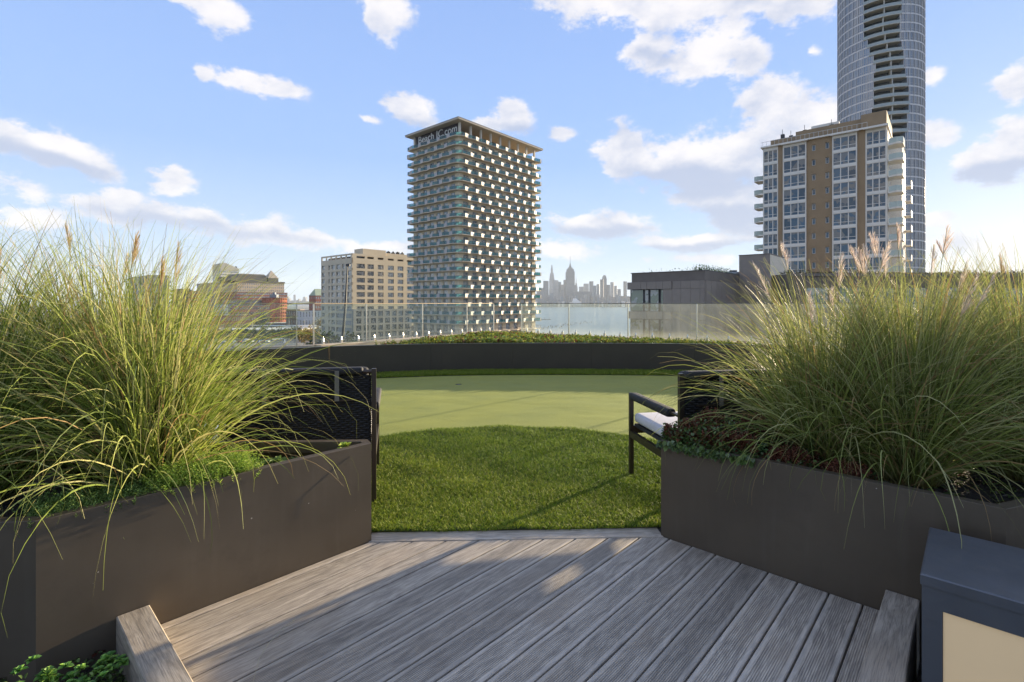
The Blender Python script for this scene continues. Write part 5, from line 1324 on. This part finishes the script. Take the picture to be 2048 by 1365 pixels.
tms = [tree_me(10, 4.5, 3, P_gr), tree_me(9, 4.0, 4, P_au), tree_me(8, 4.2, 5, P_ol), tree_me(11, 3.6, 6, P_gr * .7)]
spots = [(527, 610, 0, 2.1, 'round dark green tree against the red brick buildings of the rail yard'), (517, 596, 2, 1.4, 'smaller olive tree at the near side of the round green one'),
    (622, 330, 1, 1.5, 'golden autumn tree at the foot of the beige block'), (608, 345, 1, 1.2, 'yellow tree just beside the golden one'), (641, 560, 1, 1.4, 'orange-yellow tree by the low grey hall'),
    (646, 192, 3, 1.75, 'dark green tree right against the corner of the beige block'), (664, 190, 3, 1.6, 'dark tree in front of the lowest windows of the beige block'), (682, 196, 0, 1.55, 'green tree under the crane boom'), (700, 194, 3, 1.5, 'small dark tree past the crane boom'),
    (590, 427, 2, 1.30, 'brown-olive tree behind the yellow tree'), (576, 432, 2, 1.17, 'bushy olive tree in the row above the car park'), (560, 435, 0, 0.91, 'small green tree in the middle of the row'), (545, 429, 2, 1.04, 'olive tree near the end of the platforms'), (526, 432, 0, 0.98, 'low green tree over the parked cars'),
    (508, 426, 2, 1.04, 'olive bush-like tree beside the grass tips'), (490, 420, 0, 1.04, 'green tree partly behind hanging grass blades'), (470, 414, 2, 1.17, 'olive tree mostly behind grass stems'), (450, 420, 1, 1.04, 'yellowish tree behind the grass stems'), (430, 426, 0, 1.17, 'green tree farthest behind the grass')]
for (x, D, kd, s_, lab) in spots:
    a = at(x, D); t = thing('tree', lab, 'tree', (a[0], a[1], ZG), random.random() * 6.3, 'trees of the rail yard'); t.scale = (s_, s_, s_ * (.9 + .2 * random.random()))
    inst('crown', tms[kd][0], t, (0, 0, 0)); inst('trunk', tms[kd][1], t, (0, 0, 0))
P = scatter([at(400, 405), at(640, 400), at(640, 465), at(400, 465)], 3400); P3 = np.column_stack([P, ZG + rng.random(len(P)) ** 2 * 4.2])
Dd = rng.standard_normal((len(P), 3)); Dd[:, 2] = abs(Dd[:, 2]); Dd /= np.linalg.norm(Dd, axis=1)[:, None]
V, Fq, C = leafset(P3, Dd, np.full(len(P), 1.5), np.full(len(P), 1.2), np.vstack([P_ol, P_gr, P_au[1:2]]))
mk('undergrowth', np_mesh('undergrowth', V, Fq, M_leaf, colr=C), None, kind='stuff', label='scrubby undergrowth between the rail yard and the car park', category='undergrowth')
# cars in the car park
MB().box(0, 92, 0, 32, 0, .05).build('car_park', mat('asphalt', (.06, .06, .065), .9), kind='structure').location = at(410, 368) + (ZG + .01,)
def car_meshes():
    b = MB(); prof = [(-2.1, .35), (2.15, .35), (2.2, .75), (1.2, .92), (.5, 1.42), (-1.2, 1.45), (-1.95, .98), (-2.15, .9)]
    i = len(b.v); n = len(prof)
    for y, s_ in ((-.88, 1), (.88, 1)):
        b.v += [(p[0], y * (.86 if p[1] > 1.2 else 1), p[1]) for p in prof]
    b.f += [tuple(range(n)), tuple(reversed(range(n, 2 * n)))] + [(k, k + n, (k + 1) % n + n, (k + 1) % n) for k in range(n)]
    body = b.mesh('body'); g_ = MB(); g_.box(-1.05, .45, -.86, .86, .98, 1.36); gl = g_.mesh('glazing'); gl.materials.append(M_dark)
    w_ = MB()
    for x in (-1.35, 1.35):
        for y in (-.85, .85): w_.tube([(x, y - .1, .33), (x, y + .1, .33)], .33, 12)
    wm_ = w_.mesh('wheels'); wm_.materials.append(M_dark); return body, gl, wm_
cb_, cg_, cw_ = car_meshes(); cc_ = {}
carcols = {'white': (.75, .75, .75), 'silver': (.45, .46, .48), 'black': (.02, .02, .02), 'red': (.35, .03, .03), 'blue': (.05, .10, .25), 'grey': (.18, .18, .19)}
cars = [(548, 262, 'silver'), (556, 264, 'white'), (565, 266, 'silver'), (572, 262, 'grey'), (520, 250, 'blue'), (528, 250, 'silver'), (536, 250, 'white'), (505, 248, 'white'), (497, 248, 'black'), (489, 248, 'silver'), (480, 248, 'red'), (470, 247, 'white'), (460, 246, 'grey'), (449, 246, 'silver'), (438, 246, 'black'), (494, 262, 'white')]
for i, (x, D, cn) in enumerate(cars):
    D = D * 1.5; a = at(x, D); lab = f'{cn} parked car, number {i}'
    t = thing('parked_car', '', 'car', (a[0], a[1], ZG + .06), R(62 if i < 4 or i == 15 else 95), 'cars parked beside the rail yard')
    if cn not in cc_:
        me = cb_.copy(); me.materials.append(mat('paint_' + cn, carcols[cn], .25, .2)); cc_[cn] = me
    inst('body', cc_[cn], t, (0, 0, 0)); inst('glazing', cg_, t, (0, 0, 0)); inst('wheels', cw_, t, (0, 0, 0))
    same = [k for k in range(len(cars)) if cars[k][2] == cn]; xs = sorted(same, key=lambda k: cars[k][0]); r_ = xs.index(i)
    ordn = ['leftmost', 'second from the left', 'third from the left', 'fourth from the left', 'fifth from the left'][r_] if len(xs) > 1 else 'only'
    t['label'] = (f'{cn} car in the car park, the {ordn} of the {cn} ones' if len(xs) > 1 else f'the one {cn} car in the car park seen through the glass')
# lamp posts of the yard
for i, (x, D, lab) in enumerate([(609, 470, 'slim lamp post above the car park next to the yellow trees'), (505, 500, 'slim lamp post between the rail platforms'), (578, 540, 'slim lamp post by the far end of the canopy')]):
    a = at(x, D); t = thing('lamp_post', lab, 'lamp post', (a[0], a[1], ZG), 0, 'rail yard lamp posts')
    MB().cyl(0, 0, 0, 14, .2, .12, 6).build('pole', M_steel, t); MB().bar((0, 0, 14), (2, 0, 14.2), .15, .15).box(1.4, 2.6, -.3, .3, 14.1, 14.4).build('lamp_head', M_steel, t)

# ---- piles and boom line in the river
M_pile = mat('pile_wood', (.05, .045, .04), .9)
pl_me = MB().cyl(0, 0, -1, 1.7, .28, .25, 7).mesh('pile'); pl_me.materials.append(M_pile)
pr_ = np.random.default_rng(5)
for i in range(46):
    f = i / 45; x = 1080 + 100 * f ** 1.1 + pr_.standard_normal() * 1.5; y = 659 - 14 * f + pr_.standard_normal() * 1.8
    D = F * (CAMZ - ZW) / (y - 607); a = at(x, D); o = bpy.data.objects.new('pile', pl_me); col.objects.link(o); o.location = (a[0], a[1], ZW); o.scale = (1, 1, .7 + .8 * pr_.random())
    o['label'] = 'short dark timber pile in the broken rows standing in the river'; o['category'] = 'pile'; o['group'] = 'old pier piles in the river'
a = at(1081, 878 * .74); jt = thing('jetty', 'low dark breakwater line lying in the river beside the balcony tower', 'jetty', (a[0], F * 30.85 / 33.0, ZW))
MB().box(0, 36, -1, 1, -.5, .8).build('deck', M_pile, jt)
for k in range(4): MB().cyl(4 + k * 9.5, 0, .8, 4.5, .25, None, 6).build('post', M_pile, jt)

# ---- Manhattan
SKM = [mat('sky_grey', (.20, .20, .20), .8, 0, .1, .01, rand=.18), mat('sky_tan', (.28, .25, .21), .8, 0, .1, .01, rand=.18), mat('sky_blue', (.15, .19, .22), .35, 0, .1, .01, rand=.18), mat('sky_pale', (.40, .38, .35), .8, 0, .1, .01, rand=.15)]
def facade_tex(m):
    T = NT(m.node_tree); b = T.n['Principled BSDF']; tc = T.new('ShaderNodeTexCoord'); sp = T.new('ShaderNodeSeparateXYZ'); T.l.new(tc.outputs['Object'], sp.inputs[0])
    wx = T.math('FRACT', T.math('MULTIPLY', T.math('ADD', sp.outputs[0], sp.outputs[1]), 1 / 9.)); wz = T.math('FRACT', T.math('MULTIPLY', sp.outputs[2], 1 / 13.))
    k = T.math('MULTIPLY', T.math('GREATER_THAN', wx, .45), T.math('GREATER_THAN', wz, .4)); old = b.inputs['Base Color'].links[0].from_socket
    T.l.new(T.mix(T.math('MULTIPLY', k, .55), old, (.04, .05, .06, 1)), b.inputs['Base Color'])
for m in SKM: facade_tex(m)
def sky_b(x0, x1, yt, D=4600, label='', kind=0, tiers=(), m=None, cat='skyscraper', depth=40):
    xc = (x0 + x1) / 2; a = at(xc, D); w = (x1 - x0) * D / F; H = hz(yt, D) - ZW
    t = thing('skyscraper', label, cat, (a[0], a[1], ZW + 1.5), R(random.choice((-18, 12, 25))) if not tiers else 0, 'buildings of the far skyline')
    mm = m or SKM[kind % 4]
    if not tiers: 
        c = math.cos(t.rotation_euler.z); MB().box(-w / 2 * c, w / 2 * c, 0, max(20, w * .7), 0, H).build('tower_block', mm, t)
    else:
        for (wf, z0_, z1_, wt) in tiers:
            r0 = w * wf / 2; r1 = w * wt / 2; q = [(-r0, -r0), (r0, -r0), (r0, r0), (-r0, r0)]; q2 = [(-r1, -r1), (r1, -r1), (r1, r1), (-r1, r1)]; mb = MB(); i = 0
            mb.v = [(p[0], p[1] + 20, H * z0_) for p in q] + [(p[0], p[1] + 20, H * z1_) for p in q2]
            mb.f = [(k, (k + 1) % 4, 4 + (k + 1) % 4, 4 + k) for k in range(4)] + [(3, 2, 1, 0), (4, 5, 6, 7)]; mb.build('tier', mm, t)
    return t
sky_b(1132.5, 1149, 513, 4700, 'tallest far skyscraper, with stepped shoulders and a needle mast', 0, [(1.25, 0, .42, 1.25), (1.0, .42, .69, 1.0), (.84, .69, .74, .82), (.62, .74, .775, .5), (.26, .775, .80, .24), (.22, .80, .85, .12), (.07, .85, 1.0, .02)], SKM[0])
sky_b(1098.5, 1109.5, 530, 5200, 'far glass tower with a notched tapering crown, just past the balcony tower', 2, [(1., 0, .42, .98), (.92, .42, .66, .88), (.80, .66, .80, .60), (.36, .80, .90, .34), (.28, .90, 1.0, .10)], SKM[3])
sky_b(1149, 1156.5, 553, 5300, 'slender far spire close beside the tallest skyscraper', 0, [(1., 0, .42, .95), (.72, .42, .62, .66), (.62, .62, .78, .28), (.18, .78, 1., .02)], SKM[0])
sky_b(1205.5, 1213.5, 551, 4500, 'far tower with a rounded top, the taller of a close pair', 0, [(1., 0, .9, 1.), (.94, .9, .96, .8), (.7, .96, 1., .45)], SKM[0])
lst = [(1088, 1097.5, 562.5, 'flat-topped far tower nearest to the balcony tower'), (1108, 1117, 561.5, 'far tower just behind the notched glass one'), (1115, 1123, 564.5, 'slightly lower far tower between the glass one and the mast'), (1128.5, 1137, 560.5, 'far tower standing against the foot of the tallest one'),
    (1180, 1187, 563.5, 'narrow far tower rising alone between the spire and the rounded pair'), (1169, 1178, 568, 'broad-topped far block before the narrow lone tower'), (1193, 1199, 569, 'squat far tower short of the rounded pair'), (1200, 1207, 559.5, 'lower, square far tower of the close pair'), (1215, 1221, 570.5, 'far block just past the rounded tower'), (1220.5, 1227.5, 565, 'far tower with a small shoulder past the rounded one'), (1228, 1234, 572.5, 'low far tower sloping down toward the gap'), (1248.5, 1254.5, 563.5, 'last far tower before the dark penthouse'),
    (1236, 1242, 579, 'small far block in the low gap'), (1160, 1168, 574, 'low far block beside the slender spire'), (1186, 1193, 572, 'low far block beside the narrow lone tower'), (1122, 1129, 570, 'low far block in front of the mast tower'), (1076, 1089, 577, 'low far block almost hidden by the balcony tower')]
for i, (a_, b2, y, lab) in enumerate(lst): sky_b(a_, b2, y, 4300 + (i * 137) % 900, lab, (i * 7) % 4)
# the mass of low buildings along the far shore: too many to tell apart
sg = np.random.default_rng(3); mbs = [MB() for _ in range(5)]
for i in range(520):
    x = 1060 + sg.random() * 760 if i % 3 else 1060 + sg.random() * 200; D = 4000 + sg.random() * 700; yt = 607 - abs(sg.normal(11 if D > 4300 else 5, 7)) + 1
    a = at(x, D); w = (2 + 5 * sg.random()) * D / F; H = max(8, hz(yt, D) - ZW); lit = sg.random() < .22
    mbs[int(sg.integers(0, 4)) if not lit else 4].box(a[0] - w / 2, a[0] + w / 2, a[1], a[1] + 30, ZW + 1.5, ZW + 1.5 + (H if not lit else min(H, 45)))
for i, m_ in enumerate(SKM + [mat('sky_sunlit', (.75, .66, .56), .7, 0, .1, .01)]): mbs[i].build('far_city', m_, kind='stuff')  # last tone is for sunlit buildings: light put into a paler colour
# blocky wide building and the pale sloped one at the shore
sky_b(1145, 1185, 584, 4250, 'long flat dark building across the middle of the far shore', 0, (), SKM[0], 'building')
a = at(1144, 3990); wt = thing('shore_hall', 'bright white hall with a sloping roof on the far shore below the mast tower', 'hall', (a[0], a[1], ZW + 1.5))
q = 4000 / F; mb = MB(); pr = [(0, 5 * q), (3 * q, 17 * q), (8 * q, 17.5 * q), (19 * q, 7.5 * q), (19 * q, 5 * q)]
n = len(pr); mb.v = [(p[0], 0, p[1]) for p in pr] + [(p[0], 40, p[1]) for p in pr]; mb.f = [tuple(range(n)), tuple(reversed(range(n, 2 * n)))] + [((k + 1) % n, k, k + n, (k + 1) % n + n) for k in range(n)]
mb.build('roof', mat('hall_white', (.9, .84, .76), .6), wt); MB().box(2 * q, 18.5 * q, 2, 38, 0, 5 * q).build('wall', SKM[3], wt)
# uptown skyline far to the other side
mb = MB()
for i in range(60):
    x = 572 + sg.random() * 60; D = 7500; a = at(x, D); w = (1.5 + 3 * sg.random()) * D / F; H = 40 + abs(sg.normal(0, 32)); mb.box(a[0] - w / 2, a[0] + w / 2, a[1], a[1] + 60, ZW, ZW + H)
mb.build('far_city', SKM[0], kind='stuff')
sky_b(587, 591, 590, 7400, 'slender distant tower left of the beige block, in the low far skyline', 0); sky_b(606, 610, 595, 7400, 'stubby distant tower closest to the green-roofed building', 0)
# hills on the horizon
hm = MB(); hp = [(-9000 + i * 600, 9500 + 300 * math.sin(i), 26 + 16 * math.sin(i * .8) + 10 * math.sin(i * 2.3)) for i in range(34)]
for p, q_ in zip(hp, hp[1:]): hm.poly([(p[0], p[1], ZW), (q_[0], q_[1], ZW), (q_[0], q_[1], ZW + q_[2]), (p[0], p[1], ZW + p[2])]); hm.poly([(p[0], p[1], ZW + p[2]), (q_[0], q_[1], ZW + q_[2]), (q_[0], q_[1] + 900, ZW + q_[2] * .6), (p[0], p[1] + 900, ZW + p[2] * .6)])
hm.build('hills', mat('hills', (.05, .07, .05), .9), kind='structure')

# ---- air
HAZE = 7e-5
if HAZE:
    hb = MB().box(-9800, 13000, -400, 11200, ZW - 4.5, 470)
    m = bpy.data.materials.new('haze'); m.use_nodes = True; T = NT(m.node_tree); T.n.clear(); o_ = T.new('ShaderNodeOutputMaterial'); v_ = T.new('ShaderNodeVolumePrincipled')
    v_.inputs['Color'].default_value = (.80, .90, 1, 1); v_.inputs['Density'].default_value = HAZE; v_.inputs['Anisotropy'].default_value = 0
    T.l.new(v_.outputs[0], o_.inputs['Volume']); hb.build('haze', m, kind='stuff')
